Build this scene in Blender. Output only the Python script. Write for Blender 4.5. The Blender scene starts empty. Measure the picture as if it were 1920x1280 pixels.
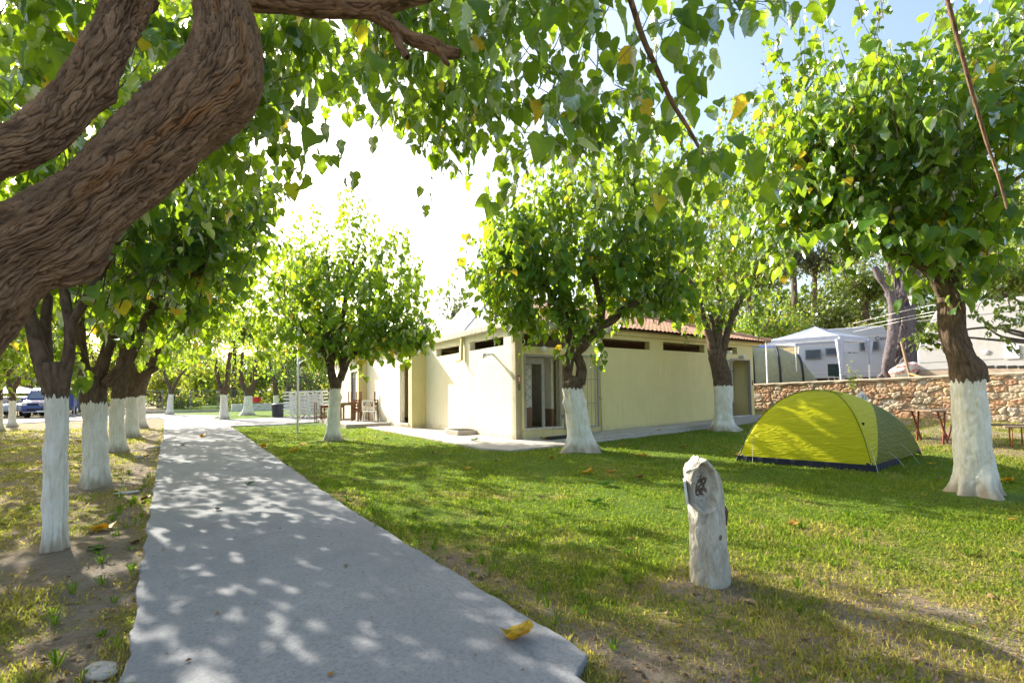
import bpy, math, random
import numpy as np
from mathutils import Vector, Matrix
random.seed(7); RNG = np.random.default_rng(11)
R = math.radians
SC = bpy.context.scene
COL = SC.collection

# ------------------------------------------------------------------ camera, sky, sun
FPX = 870.0; PITCH = R(2.5); ROLL = R(-0.7); SHIFT = 0.0307
cam_d = bpy.data.cameras.new('camera'); cam = bpy.data.objects.new('camera', cam_d); COL.objects.link(cam)
cam_d.sensor_width = 36; cam_d.lens = 36 * FPX / 1920; cam_d.shift_y = SHIFT
cam_d.clip_start = 0.05; cam_d.clip_end = 2000
cam.location = (0, 0, 1.25)
CM = Matrix.Rotation(math.pi / 2 + PITCH, 3, 'X') @ Matrix.Rotation(ROLL, 3, 'Z')
cam.rotation_euler = CM.to_euler()
SC.camera = cam
CMN = np.array(CM)

SUN_EL = R(30); SUNV = np.array([-0.765, 0.645]); SUNV /= np.linalg.norm(SUNV)
w = bpy.data.worlds.new('World'); SC.world = w; w.use_nodes = True
nt = w.node_tree; nt.nodes.clear()
sky = nt.nodes.new('ShaderNodeTexSky'); sky.sky_type = 'NISHITA'; sky.sun_disc = False
sky.sun_elevation = SUN_EL; sky.sun_rotation = math.atan2(SUNV[0], SUNV[1])
sky.air_density = 1.3; sky.dust_density = 4.5; sky.ozone_density = 1.0; sky.altitude = 0
bg = nt.nodes.new('ShaderNodeBackground'); bg.inputs[1].default_value = 0.15
wo = nt.nodes.new('ShaderNodeOutputWorld')
nt.links.new(sky.outputs[0], bg.inputs[0]); nt.links.new(bg.outputs[0], wo.inputs[0])
sd = bpy.data.lights.new('sun', 'SUN'); sd.energy = 5.0; sd.angle = R(0.53); sd.color = (1, 0.93, 0.80)
so = bpy.data.objects.new('sun', sd); COL.objects.link(so)
sdir = Vector((SUNV[0] * math.cos(SUN_EL), SUNV[1] * math.cos(SUN_EL), math.sin(SUN_EL)))
so.rotation_euler = sdir.to_track_quat('Z', 'Y').to_euler(); so.location = (-20, 20, 20)
SC.view_settings.view_transform = 'Standard'; SC.view_settings.look = 'None'
SC.view_settings.exposure = 1.36; SC.view_settings.gamma = 1
SC.render.engine = 'CYCLES'
SC.cycles.max_bounces = 8; SC.cycles.transmission_bounces = 6; SC.cycles.transparent_max_bounces = 8
SC.cycles.sample_clamp_indirect = 8
SC.cycles.use_denoising = True

# ------------------------------------------------------------------ photo pixel -> world helpers
def ray(px, py):
    return CMN @ np.array([(px - 960) / FPX, -(py - 640) / FPX + SHIFT * 1920 / FPX, -1.0])
def at(px, py, Y):
    d = ray(px, py); return np.array([0, 0, 1.25]) + d * (Y / d[1])
def gp(px, py, z=0.0):
    d = ray(px, py); return np.array([0, 0, 1.25]) + d * ((z - 1.25) / d[2])
def sst(a, b, x):
    t = np.clip((x - a) / (b - a), 0, 1); return t * t * (3 - 2 * t)
def G(x, y):
    return 0.41 * np.clip((np.asarray(y) - 9.5) / 11, 0, 1) ** 1.3 * sst(7, 12, np.asarray(x))

# ------------------------------------------------------------------ noise
_perm = np.random.default_rng(5).permutation(256); _perm = np.concatenate([_perm, _perm, _perm])
_grad = np.random.default_rng(6).normal(size=(256, 3)); _grad /= np.linalg.norm(_grad, axis=1)[:, None]
def perlin(x, y, z=0.0):
    x, y, z = np.broadcast_arrays(np.asarray(x, float), np.asarray(y, float), np.asarray(z, float))
    xi = np.floor(x).astype(int); yi = np.floor(y).astype(int); zi = np.floor(z).astype(int)
    xf, yf, zf = x - xi, y - yi, z - zi
    u, v, w_ = [t * t * t * (t * (t * 6 - 15) + 10) for t in (xf, yf, zf)]
    out = 0
    for dx in (0, 1):
        for dy in (0, 1):
            for dz in (0, 1):
                h = _perm[_perm[_perm[(xi + dx) & 255] + ((yi + dy) & 255)] + ((zi + dz) & 255)]
                g = _grad[h]
                d = g[..., 0] * (xf - dx) + g[..., 1] * (yf - dy) + g[..., 2] * (zf - dz)
                out = out + d * (u if dx else 1 - u) * (v if dy else 1 - v) * (w_ if dz else 1 - w_)
    return out * 1.5
def fbm(x, y, z=0.0, o=4):
    s = 0; a = 1; t = 0
    for i in range(o):
        s = s + a * perlin(np.asarray(x) * 2 ** i + 17 * i, np.asarray(y) * 2 ** i, np.asarray(z) * 2 ** i); t += a; a *= .5
    return s / t

# ------------------------------------------------------------------ object helpers
def mesh_np(name, parts, mats=None, parent=None, attrs=None, smooth=True, midx=None, uv=None):
    """parts: list of (V, F) arrays; attrs: {name: array over all verts} float or colour"""
    Vs = []; loops = []; sizes = []; off = 0
    for V, F in parts:
        V = np.asarray(V, float); F = np.asarray(F, int)
        Vs.append(V); loops.append((F + off).ravel()); sizes.append(np.full(len(F), F.shape[1])); off += len(V)
    V = np.concatenate(Vs); L = np.concatenate(loops); S = np.concatenate(sizes)
    me = bpy.data.meshes.new(name)
    me.vertices.add(len(V)); me.vertices.foreach_set('co', V.ravel().astype(np.float32))
    me.loops.add(len(L)); me.loops.foreach_set('vertex_index', L.astype(np.int32))
    me.polygons.add(len(S)); st = np.concatenate([[0], np.cumsum(S)[:-1]])
    me.polygons.foreach_set('loop_start', st.astype(np.int32)); me.polygons.foreach_set('loop_total', S.astype(np.int32))
    me.polygons.foreach_set('use_smooth', np.full(len(S), smooth))
    if midx is not None: me.polygons.foreach_set('material_index', np.asarray(midx, np.int32))
    me.update(calc_edges=True)
    for k, a in (attrs or {}).items():
        a = np.asarray(a, np.float32)
        if a.ndim == 1:
            at_ = me.attributes.new(k, 'FLOAT', 'POINT'); at_.data.foreach_set('value', a)
        else:
            at_ = me.attributes.new(k, 'FLOAT_COLOR', 'POINT')
            if a.shape[1] == 3: a = np.concatenate([a, np.ones((len(a), 1), np.float32)], 1)
            at_.data.foreach_set('color', a.ravel())
    if uv is not None:
        ul = me.uv_layers.new(name='UVMap'); ul.data.foreach_set('uv', np.asarray(uv, np.float32)[L].ravel())
    o = bpy.data.objects.new(name, me); COL.objects.link(o)
    for m in (mats if isinstance(mats, (list, tuple)) else [mats]):
        if m: me.materials.append(m)
    if parent: o.parent = parent
    return o

class MB:
    """collects simple shapes; build() links them as ONE mesh"""
    def __init__(s): s.p = []
    def add(s, V, F):
        s.p.append((np.asarray(V, float), [tuple(f) for f in F])); return s
    def box(s, x0, x1, y0, y1, z0, z1, M=None):
        V = np.array([(x, y, z) for x in (x0, x1) for y in (y0, y1) for z in (z0, z1)], float)
        if M is not None: V = V @ np.array(M)[:3, :3].T + np.array(M)[:3, 3]
        return s.add(V, [(0, 1, 3, 2), (4, 6, 7, 5), (0, 4, 5, 1), (2, 3, 7, 6), (0, 2, 6, 4), (1, 5, 7, 3)])
    def tube(s, pts, r, n=8, cap=True):
        pts = np.asarray(pts, float); rr = np.broadcast_to(np.asarray(r, float), (len(pts),))
        V, F = ring_tube(pts, rr, n)
        F = [tuple(f) for f in F]
        if cap:
            F.append(tuple(range(n))[::-1]); F.append(tuple(range((len(pts) - 1) * n, len(pts) * n)))
        return s.add(V, F)
    def bar(s, a, b, wx, wz=None):
        a = np.array(a, float); b = np.array(b, float); wz = wz or wx
        d = b - a; L = np.linalg.norm(d); d /= L
        up = np.array([0, 0, 1.]) if abs(d[2]) < .9 else np.array([0, 1., 0])
        sx = np.cross(d, up); sx /= np.linalg.norm(sx); up = np.cross(sx, d)
        V = [a + d * L * i + sx * wx / 2 * j + up * wz / 2 * k for i in (0, 1) for j in (-1, 1) for k in (-1, 1)]
        return s.add(V, [(0, 1, 3, 2), (4, 6, 7, 5), (0, 4, 5, 1), (2, 3, 7, 6), (0, 2, 6, 4), (1, 5, 7, 3)])
    def prism(s, poly, z0, z1, M=None):
        n = len(poly); V = np.array([(x, y, z0) for x, y in poly] + [(x, y, z1) for x, y in poly], float)
        if M is not None: V = V @ np.array(M)[:3, :3].T + np.array(M)[:3, 3]
        return s.add(V, [tuple(range(n))[::-1], tuple(range(n, 2 * n))] + [(i, (i + 1) % n, n + (i + 1) % n, n + i) for i in range(n)])
    def build(s, name, mat, parent=None, smooth=False, bevel=0):
        V = []; F = []; o = 0
        for v, f in s.p:
            V += v.tolist(); F += [tuple(i + o for i in g) for g in f]; o += len(v)
        me = bpy.data.meshes.new(name); me.from_pydata(V, [], F); me.update()
        if smooth: me.polygons.foreach_set('use_smooth', [True] * len(me.polygons))
        ob = bpy.data.objects.new(name, me); COL.objects.link(ob)
        if mat: me.materials.append(mat)
        if parent: ob.parent = parent
        if bevel:
            b = ob.modifiers.new('bevel', 'BEVEL'); b.width = bevel; b.segments = 2; b.limit_method = 'ANGLE'
        return ob

def frames(P):
    T = np.gradient(P, axis=0); T /= np.linalg.norm(T, axis=1)[:, None] + 1e-12
    N = np.zeros_like(P); a = np.array([1., 0, 0]) if abs(T[0][0]) < .8 else np.array([0, 1., 0])
    n = a - T[0] * (a @ T[0]); n /= np.linalg.norm(n); N[0] = n
    for i in range(1, len(P)):
        n = N[i - 1] - T[i] * (N[i - 1] @ T[i]); n /= np.linalg.norm(n) + 1e-12; N[i] = n
    return T, N, np.cross(T, N)
def ring_tube(P, rad, n):
    T, N, B = frames(P); th = np.arange(n) / n * 2 * np.pi
    V = P[:, None] + rad[:, None, None] * (np.cos(th)[None, :, None] * N[:, None] + np.sin(th)[None, :, None] * B[:, None])
    return V.reshape(-1, 3), grid_faces(len(P), n, True)
def grid_faces(m, n, wrap=False):
    i, j = np.meshgrid(np.arange(m - 1), np.arange(n if wrap else n - 1), indexing='ij')
    j2 = (j + 1) % n
    return np.stack([i * n + j, i * n + j2, (i + 1) * n + j2, (i + 1) * n + j], -1).reshape(-1, 4)
def spline(P, R_, step):
    P = np.asarray(P, float); R_ = np.asarray(R_, float)
    if len(P) == 2: P = np.array([P[0], (P[0] + P[1]) / 2, P[1]]); R_ = np.array([R_[0], R_.mean(), R_[1]])
    A = np.concatenate([np.c_[P, R_][:1] * 2 - np.c_[P, R_][1:2], np.c_[P, R_], np.c_[P, R_][-1:] * 2 - np.c_[P, R_][-2:-1]])
    out = []
    for i in range(1, len(A) - 2):
        k = max(2, int(np.linalg.norm(A[i + 1, :3] - A[i, :3]) / step)); t = np.linspace(0, 1, k, endpoint=False)[:, None]
        a, b, c, d = A[i - 1], A[i], A[i + 1], A[i + 2]
        out.append(.5 * (2 * b + (c - a) * t + (2 * a - 5 * b + 4 * c - d) * t ** 2 + (3 * b - a - 3 * c + d) * t ** 3))
    out.append(A[-2][None]); O = np.concatenate(out)
    return O[:, :3], np.maximum(O[:, 3], .002)

def tag(o, label=None, cat=None, group=None, kind=None):
    if label: o['label'] = label
    if cat: o['category'] = cat
    if group: o['group'] = group
    if kind: o['kind'] = kind
    return o
def empty(name, loc, rz=0, label=None, cat=None, group=None):
    o = bpy.data.objects.new(name, None); COL.objects.link(o); o.location = tuple(float(t) for t in loc); o.rotation_euler = (0, 0, rz)
    o.empty_display_size = .1
    return tag(o, label, cat, group)
def copy_tree(root, label=None, loc=None, rz=None):
    c = root.copy(); COL.objects.link(c)
    if label: c['label'] = label
    if loc is not None: c.location = tuple(float(t) for t in loc)
    if rz is not None: c.rotation_euler = (0, 0, rz)
    for ch in list(root.children):
        d = ch.copy(); COL.objects.link(d); d.parent = c
        for g in list(ch.children):
            e = g.copy(); COL.objects.link(e); e.parent = d
    return c

# ------------------------------------------------------------------ materials
def newmat(name):
    m = bpy.data.materials.new(name); m.use_nodes = True; n = m.node_tree; n.nodes.clear()
    return m, n, n.nodes.new('ShaderNodeOutputMaterial')
def nd(n, t, **k):
    x = n.nodes.new(t)
    for a, b in k.items(): setattr(x, a, b)
    return x
def setc(x, i, v):
    x.inputs[i].default_value = v if not isinstance(v, tuple) or len(v) == 4 else (*v, 1)
def ramp(n, fac, stops):
    r = nd(n, 'ShaderNodeValToRGB'); e = r.color_ramp.elements
    while len(e) < len(stops): e.new(.5)
    for k, (p, c) in enumerate(stops): e[k].position = p; e[k].color = (*c, 1) if len(c) == 3 else c
    n.links.new(fac, r.inputs[0]); return r.outputs[0]
def mix(n, f, a, b, t='MIX'):
    m = nd(n, 'ShaderNodeMix', data_type='RGBA', blend_type=t)
    for i, v in ((0, f), (6, a), (7, b)):
        if isinstance(v, (int, float)): m.inputs[i].default_value = v
        elif isinstance(v, tuple): m.inputs[i].default_value = (*v, 1) if len(v) == 3 else v
        else: n.links.new(v, m.inputs[i])
    return m.outputs[2]
def noise(n, vec, s, det=4, rough=.55, dist=0):
    x = nd(n, 'ShaderNodeTexNoise'); x.inputs['Scale'].default_value = s; x.inputs['Detail'].default_value = det
    x.inputs['Roughness'].default_value = rough; x.inputs['Distortion'].default_value = dist
    if vec: n.links.new(vec, x.inputs['Vector'])
    return x.outputs['Fac']
def bump(n, h, st, d=.01, prev=None):
    b = nd(n, 'ShaderNodeBump'); b.inputs['Strength'].default_value = st; b.inputs['Distance'].default_value = d
    n.links.new(h, b.inputs['Height'])
    if prev: n.links.new(prev, b.inputs['Normal'])
    return b.outputs[0]
def coords(n, kind='Object', scale=(1, 1, 1), rot=(0, 0, 0)):
    t = nd(n, 'ShaderNodeTexCoord'); m = nd(n, 'ShaderNodeMapping'); m.inputs['Scale'].default_value = scale; m.inputs['Rotation'].default_value = rot
    n.links.new(t.outputs[kind], m.inputs[0]); return m.outputs[0]
def attr(n, name, out='Fac'):
    a = nd(n, 'ShaderNodeAttribute', attribute_name=name); return a.outputs[out]
def prin(n, out, col, rough=.7, spec=.3, metal=0, nrm=None):
    p = nd(n, 'ShaderNodeBsdfPrincipled')
    if isinstance(col, tuple): setc(p, 'Base Color', col)
    else: n.links.new(col, p.inputs['Base Color'])
    if isinstance(rough, (int, float)): p.inputs['Roughness'].default_value = rough
    else: n.links.new(rough, p.inputs['Roughness'])
    p.inputs['Specular IOR Level'].default_value = spec; p.inputs['Metallic'].default_value = metal
    if nrm: n.links.new(nrm, p.inputs['Normal'])
    if out: n.links.new(p.outputs[0], out.inputs[0])
    return p
def simple(name, col, rough=.6, spec=.3, metal=0, var=.12, sc=6, bs=0, bsc=60, dirt=None):
    m, n, o = newmat(name); v = coords(n)
    f = noise(n, v, sc, 5)
    a = tuple(min(1, c * (1 + var)) for c in col); b = tuple(c * (1 - var) for c in col)
    c = ramp(n, f, [(.3, b), (.7, a)])
    if dirt: c = mix(n, ramp(n, noise(n, v, dirt[1], 6, .65), [(.52, (0, 0, 0)), (.72, (1, 1, 1))]), c, dirt[0])
    nr = bump(n, noise(n, v, bsc, 4), bs, .01) if bs else None
    prin(n, o, c, rough, spec, metal, nr); return m

def leaf_mat(name, dk, lt, tr, yel=(.75, .52, .03), gl=.32, veins=True, ymin=.988, tmix=.5):
    """thin leaf: diffuse + translucent + waxy gloss; colour varies from leaf to leaf"""
    m, n, o = newmat(name); t = attr(n, 'tint')
    dc = ramp(n, t, [(0, dk), (.55, tuple((a + b) / 2 for a, b in zip(dk, lt))), (ymin - .02, lt), (ymin, yel)])
    tc = ramp(n, t, [(0, tuple(c * .75 for c in tr)), (ymin - .02, tr), (ymin, (.85, .62, .04))])
    nr = None
    if veins:
        tc_ = nd(n, 'ShaderNodeTexCoord'); sp = nd(n, 'ShaderNodeSeparateXYZ'); n.links.new(tc_.outputs['UV'], sp.inputs[0])
        def mth(op, a, b=None):
            x = nd(n, 'ShaderNodeMath', operation=op)
            for i, q in enumerate((a, b)):
                if q is None: continue
                if isinstance(q, (int, float)): x.inputs[i].default_value = q
                else: n.links.new(q, x.inputs[i])
            return x.outputs[0]
        ax = mth('ABSOLUTE', sp.outputs[0]); mid = mth('LESS_THAN', ax, .012)
        k = mth('SUBTRACT', sp.outputs[1], mth('MULTIPLY', ax, .75)); fr = mth('ABSOLUTE', mth('SUBTRACT', mth('FRACT', mth('MULTIPLY', k, 7)), .5))
        side = mth('LESS_THAN', fr, .05); vv = mth('MAXIMUM', mid, side)
        vh = mth('MULTIPLY', vv, .45)
        dc = mix(n, vh, dc, tuple(min(1, c * 2.0) for c in lt)); tc = mix(n, vh, tc, tuple(c * .55 for c in tr))
        nr = bump(n, fr, .6, .004)
    d = nd(n, 'ShaderNodeBsdfDiffuse'); tl = nd(n, 'ShaderNodeBsdfTranslucent'); g = nd(n, 'ShaderNodeBsdfGlossy'); g.inputs['Roughness'].default_value = .38
    setc(g, 'Color', (.9, .95, 1))
    n.links.new(dc, d.inputs[0]); n.links.new(tc, tl.inputs[0])
    if nr: n.links.new(nr, d.inputs['Normal']); n.links.new(nr, g.inputs['Normal'])
    m1 = nd(n, 'ShaderNodeMixShader'); m1.inputs[0].default_value = tmix; n.links.new(d.outputs[0], m1.inputs[1]); n.links.new(tl.outputs[0], m1.inputs[2])
    fz = nd(n, 'ShaderNodeLayerWeight'); fz.inputs[0].default_value = gl
    ml = nd(n, 'ShaderNodeMath', operation='MULTIPLY'); n.links.new(fz.outputs['Fresnel'], ml.inputs[0]); ml.inputs[1].default_value = .38
    m2 = nd(n, 'ShaderNodeMixShader'); n.links.new(ml.outputs[0], m2.inputs[0]); n.links.new(m1.outputs[0], m2.inputs[1]); n.links.new(g.outputs[0], m2.inputs[2])
    n.links.new(m2.outputs[0], o.inputs[0]); return m

LEAF = leaf_mat('mulberry_leaf', (.022, .066, .012), (.052, .145, .014), (.45, .67, .026))
LEAF_MID = leaf_mat('mulberry_leaf_far', (.022, .066, .012), (.056, .155, .016), (.49, .71, .03), veins=False)
LEAF_DARK = leaf_mat('citrus_leaf', (.012, .038, .010), (.022, .06, .014), (.10, .22, .02), veins=False, ymin=1.1)
LEAF_BG = leaf_mat('woodland_leaf', (.04, .075, .014), (.10, .15, .022), (.52, .62, .05), veins=False, ymin=1.1)
LEAF_BGR = leaf_mat('hillside_leaf', (.03, .062, .012), (.075, .125, .02), (.32, .44, .04), veins=False, ymin=1.1)
LEAF_OL = leaf_mat('olive_leaf', (.07, .09, .05), (.13, .16, .09), (.22, .28, .10), veins=False, ymin=1.1)

def bark_mat(name, c1, c2, paint=False, streak=False, grey=None, stump=False):
    m, n, o = newmat(name)
    v = coords(n, 'UV', (1, .28, 1))
    f = noise(n, v, 26, 7, .62, .6); f2 = noise(n, coords(n), 3.5, 4)
    c = ramp(n, f, [(.28, c1), (.72, c2)])
    if grey: c = mix(n, ramp(n, f2, [(.4, (0, 0, 0)), (.65, (1, 1, 1))]), c, mix(n, f, tuple(q * .6 for q in grey), grey))
    if streak:
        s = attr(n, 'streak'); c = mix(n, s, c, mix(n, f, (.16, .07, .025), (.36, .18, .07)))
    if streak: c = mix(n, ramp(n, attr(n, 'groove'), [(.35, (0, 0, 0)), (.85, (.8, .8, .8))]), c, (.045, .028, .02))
    nr = bump(n, f, .7, .02); nr = bump(n, noise(n, v, 90, 5), .35, .006, nr)
    rgh = .9
    if paint:
        p = attr(n, 'paint')
        cr = noise(n, coords(n, 'UV', (1, .22, 1)), 42, 6, .7, .4)
        pf = nd(n, 'ShaderNodeMath', operation='ADD'); n.links.new(p, pf.inputs[0])
        sub = nd(n, 'ShaderNodeMath', operation='MULTIPLY_ADD'); n.links.new(cr, sub.inputs[0]); sub.inputs[1].default_value = 1.3; sub.inputs[2].default_value = -.65
        n.links.new(sub.outputs[0], pf.inputs[1])
        mask = ramp(n, pf.outputs[0], [(.42, (0, 0, 0)), (.52, (1, 1, 1))])
        ch = ramp(n, noise(n, coords(n, 'UV', (1, .12, 1)), 38, 8, .8, .5), [(.30, (.36, .31, .24)), (.40, (.66, .63, .55)), (.54, (.82, .81, .76))])
        ch = mix(n, ramp(n, noise(n, coords(n), 5, 5, .6), [(.45, (0, 0, 0)), (.7, (.7, .7, .7))]), ch, (.60, .55, .44))
        sub2 = attr(n, 'soil'); ch = mix(n, sub2, ch, (.30, .24, .17))
        if stump: ch = mix(n, ramp(n, noise(n, coords(n, 'UV', (1, .35, 1)), 18, 8, .8, .6), [(.44, (0, 0, 0)), (.60, (.9, .9, .9))]), ch, (.27, .24, .20)); ch = mix(n, .5, ch, (.42, .40, .35))
        c = mix(n, mask, c, ch)
    prin(n, o, c, rgh, .12, 0, nr); return m
BARK = bark_mat('mulberry_bark', (.045, .032, .024), (.20, .145, .105), grey=(.17, .15, .13))
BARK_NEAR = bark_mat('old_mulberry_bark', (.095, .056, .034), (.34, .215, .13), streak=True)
BARK_P = bark_mat('whitewashed_bark', (.045, .032, .024), (.19, .135, .095), paint=True)
BARK_OL = bark_mat('olive_bark', (.05, .042, .045), (.20, .17, .18))
BARK_ST = bark_mat('weathered_painted_stump', (.07, .05, .04), (.25, .2, .15), paint=True, stump=True)
TWIG = simple('twig_bark', (.13, .085, .055), .8, .2)
TWIG_P = simple('green_twig', (.16, .16, .07), .7, .2)

def ground_mat():
    m, n, o = newmat('lawn_and_soil'); v = coords(n, 'Object')
    g = attr(n, 'grass'); f1 = noise(n, v, 2.2, 6, .65); f2 = noise(n, v, 16, 6, .7); f3 = noise(n, v, 90, 4, .7)
    soil = mix(n, f2, (.12, .085, .055), (.40, .32, .23)); f5 = noise(n, v, 45, 6, .8); soil = mix(n, ramp(n, f5, [(.55, (0, 0, 0)), (.66, (.8, .8, .8))]), soil, (.48, .42, .34)); soil = mix(n, ramp(n, f5, [(.34, (.8, .8, .8)), (.44, (0, 0, 0))]), soil, (.09, .06, .04)); soil = mix(n, ramp(n, f1, [(.45, (0, 0, 0)), (.7, (1, 1, 1))]), soil, (.33, .29, .235))
    dry = mix(n, f3, (.20, .15, .06), (.42, .34, .16))
    grn = mix(n, f2, (.055, .11, .018), (.12, .20, .03)); grn = mix(n, ramp(n, f3, [(.35, (0, 0, 0)), (.7, (1, 1, 1))]), grn, (.17, .25, .045))
    md = nd(n, 'ShaderNodeMath', operation='MULTIPLY_ADD'); n.links.new(f2, md.inputs[0]); md.inputs[1].default_value = .9; md.inputs[2].default_value = -.45
    ad = nd(n, 'ShaderNodeMath', operation='ADD'); n.links.new(g, ad.inputs[0]); n.links.new(md.outputs[0], ad.inputs[1])
    c = mix(n, ramp(n, ad.outputs[0], [(.22, (0, 0, 0)), (.42, (1, 1, 1))]), soil, dry)
    c = mix(n, ramp(n, ad.outputs[0], [(.36, (0, 0, 0)), (.62, (1, 1, 1))]), c, grn)
    prin(n, o, c, .95, .1, 0, bump(n, f3, .8, .03, bump(n, f2, .8, .06))); return m
GROUND = ground_mat()
def blade_mat():
    m, n, o = newmat('grass_blade'); c = attr(n, 'col', 'Color')
    d = nd(n, 'ShaderNodeBsdfDiffuse'); t = nd(n, 'ShaderNodeBsdfTranslucent'); n.links.new(c, d.inputs[0])
    t2 = mix(n, 1.0, c, (2.2, 2.3, 1.3), 'MULTIPLY'); n.links.new(t2, t.inputs[0])
    x = nd(n, 'ShaderNodeMixShader'); x.inputs[0].default_value = .45; n.links.new(d.outputs[0], x.inputs[1]); n.links.new(t.outputs[0], x.inputs[2])
    n.links.new(x.outputs[0], o.inputs[0]); return m
BLADE = blade_mat()
def concrete(name, a, b, crack=False):
    m, n, o = newmat(name); v = coords(n); f = noise(n, v, 1.3, 6, .6); f2 = noise(n, v, 55, 6, .75); f3 = noise(n, v, 260, 3, .7)
    c = mix(n, ramp(n, f, [(.3, (0, 0, 0)), (.7, (1, 1, 1))]), a, b)
    c = mix(n, ramp(n, f2, [(.35, (1, 1, 1)), (.55, (0, 0, 0))]), c, tuple(q * .87 for q in a))
    c = mix(n, ramp(n, f3, [(.30, (.6, .6, .6)), (.45, (0, 0, 0))]), c, tuple(q * .55 for q in a))
    c = mix(n, ramp(n, noise(n, v, 4.5, 8, .75, .8), [(.62, (0, 0, 0)), (.72, (.5, .5, .5))]), c, tuple(q * .62 for q in a))
    nr = bump(n, f2, .28, .008, bump(n, f3, .3, .003))
    if crack:
        vo = nd(n, 'ShaderNodeTexVoronoi', feature='DISTANCE_TO_EDGE'); vo.inputs['Scale'].default_value = .33
        wv = nd(n, 'ShaderNodeVectorMath', operation='ADD'); nn = nd(n, 'ShaderNodeTexNoise'); nn.inputs['Scale'].default_value = 3; nn.inputs['Detail'].default_value = 6
        n.links.new(v, nn.inputs['Vector']); sc = nd(n, 'ShaderNodeVectorMath', operation='SCALE'); sc.inputs['Scale'].default_value = .35
        n.links.new(nn.outputs['Color'], sc.inputs[0]); n.links.new(v, wv.inputs[0]); n.links.new(sc.outputs[0], wv.inputs[1]); n.links.new(wv.outputs[0], vo.inputs['Vector'])
        cr = ramp(n, vo.outputs['Distance'], [(.0, (crack, crack, crack)), (.004, (0, 0, 0))]); c = mix(n, cr, c, tuple(q * .4 for q in a))
    prin(n, o, c, .88, .2, 0, nr); return m
CONC = concrete('path_concrete', (.205, .212, .232), (.305, .308, .318), .22)
CONC2 = concrete('apron_concrete', (.38, .35, .32), (.52, .48, .43), .7)
FASCIA = simple('weathered_roof_edge', (.62, .57, .48), .85, .2, var=.12, sc=3, bs=.3, dirt=((.16, .14, .12), 7))
def plaster(name, col):
    m, n, o = newmat(name); v = coords(n, 'Object')
    c = ramp(n, noise(n, v, 1.2, 5, .6), [(.3, tuple(q * .92 for q in col)), (.7, col)])
    sp = nd(n, 'ShaderNodeSeparateXYZ'); n.links.new(v, sp.inputs[0])
    ma = nd(n, 'ShaderNodeMapRange'); n.links.new(sp.outputs[2], ma.inputs[0]); ma.inputs[1].default_value = .05; ma.inputs[2].default_value = .42; ma.inputs[3].default_value = 1; ma.inputs[4].default_value = 0
    mu = nd(n, 'ShaderNodeMath', operation='MULTIPLY'); n.links.new(ma.outputs[0], mu.inputs[0]); n.links.new(noise(n, v, 5, 6, .7), mu.inputs[1])
    c = mix(n, ramp(n, mu.outputs[0], [(.2, (0, 0, 0)), (.6, (.75, .75, .75))]), c, (.50, .42, .30))
    st = noise(n, coords(n, 'Object', (7, 7, .35)), 2.2, 6, .65)
    c = mix(n, ramp(n, st, [(.52, (0, 0, 0)), (.76, (.5, .5, .5))]), c, tuple(q * .66 for q in col))
    prin(n, o, c, .85, .2, 0, bump(n, noise(n, v, 35, 5), .25, .01, bump(n, noise(n, v, 2.5, 3), .35, .03))); return m
WALLM = plaster('cream_plaster', (.76, .66, .33))
WALLW = plaster('white_plaster', (.86, .81, .67))
INNER = simple('inner_plaster', (.74, .72, .66), .8)
def tilewall():
    m, n, o = newmat('diamond_wall_tiles'); v = coords(n, 'Object', (1, 1, 1), (0, R(45), 0))
    sp = nd(n, 'ShaderNodeSeparateXYZ'); n.links.new(v, sp.inputs[0]); cb = nd(n, 'ShaderNodeCombineXYZ'); n.links.new(sp.outputs[0], cb.inputs[0]); n.links.new(sp.outputs[2], cb.inputs[1])
    b = nd(n, 'ShaderNodeTexBrick', offset=0.0); b.inputs['Scale'].default_value = 1; b.inputs['Brick Width'].default_value = .2; b.inputs['Row Height'].default_value = .2
    b.inputs['Mortar Size'].default_value = .006; setc(b, 'Color1', (.78, .76, .70)); setc(b, 'Color2', (.74, .72, .67)); setc(b, 'Mortar', (.16, .14, .12))
    n.links.new(cb.outputs[0], b.inputs['Vector']); prin(n, o, b.outputs[0], .25, .5); return m
TILEW = tilewall()
TILEB = simple('brown_tiles', (.26, .15, .10), .3, .4)
TERRA = simple('terracotta_roof_tile', (.52, .30, .21), .85, .15, var=.35, sc=9, bs=.3, dirt=((.55, .42, .33), 14))
ALU = simple('grey_door_frame', (.33, .30, .27), .45, .4)
METALG = simple('grey_metal_bar', (.30, .31, .32), .5, .4)
WHITE = simple('white_plastic', (.78, .78, .76), .45, .4, var=.04)
WHITEM = simple('white_painted_metal', (.74, .75, .76), .4, .4, var=.05, dirt=((.45, .42, .38), 4))
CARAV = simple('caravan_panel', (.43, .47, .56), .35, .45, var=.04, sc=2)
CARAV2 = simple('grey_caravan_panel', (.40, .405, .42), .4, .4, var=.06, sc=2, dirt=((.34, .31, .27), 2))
GLASSD = simple('dark_window_glass', (.035, .045, .055), .08, .6, var=.3)
RUBBER = simple('black_rubber', (.02, .02, .02), .7, .3)
NAVY = simple('navy_fabric', (.018, .022, .045), .6, .3, bs=.4, bsc=25)
KHAKI = simple('khaki_tent_fabric', (.27, .29, .20), .7, .2, bs=.4, bsc=9)
BLUEF = simple('blue_tent_fabric', (.10, .13, .33), .7, .2)
WOODG = simple('weathered_wood', (.25, .18, .12), .8, .2, var=.3, sc=14)
WOODR = simple('reddish_wood', (.22, .09, .045), .7, .2, var=.3, sc=14)
REDM = simple('red_painted_steel', (.21, .05, .035), .6, .3, dirt=((.12, .06, .04), 18))
RUSTM = simple('rusty_orange_steel', (.40, .15, .05), .6, .3, dirt=((.12, .07, .05), 18))
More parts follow.
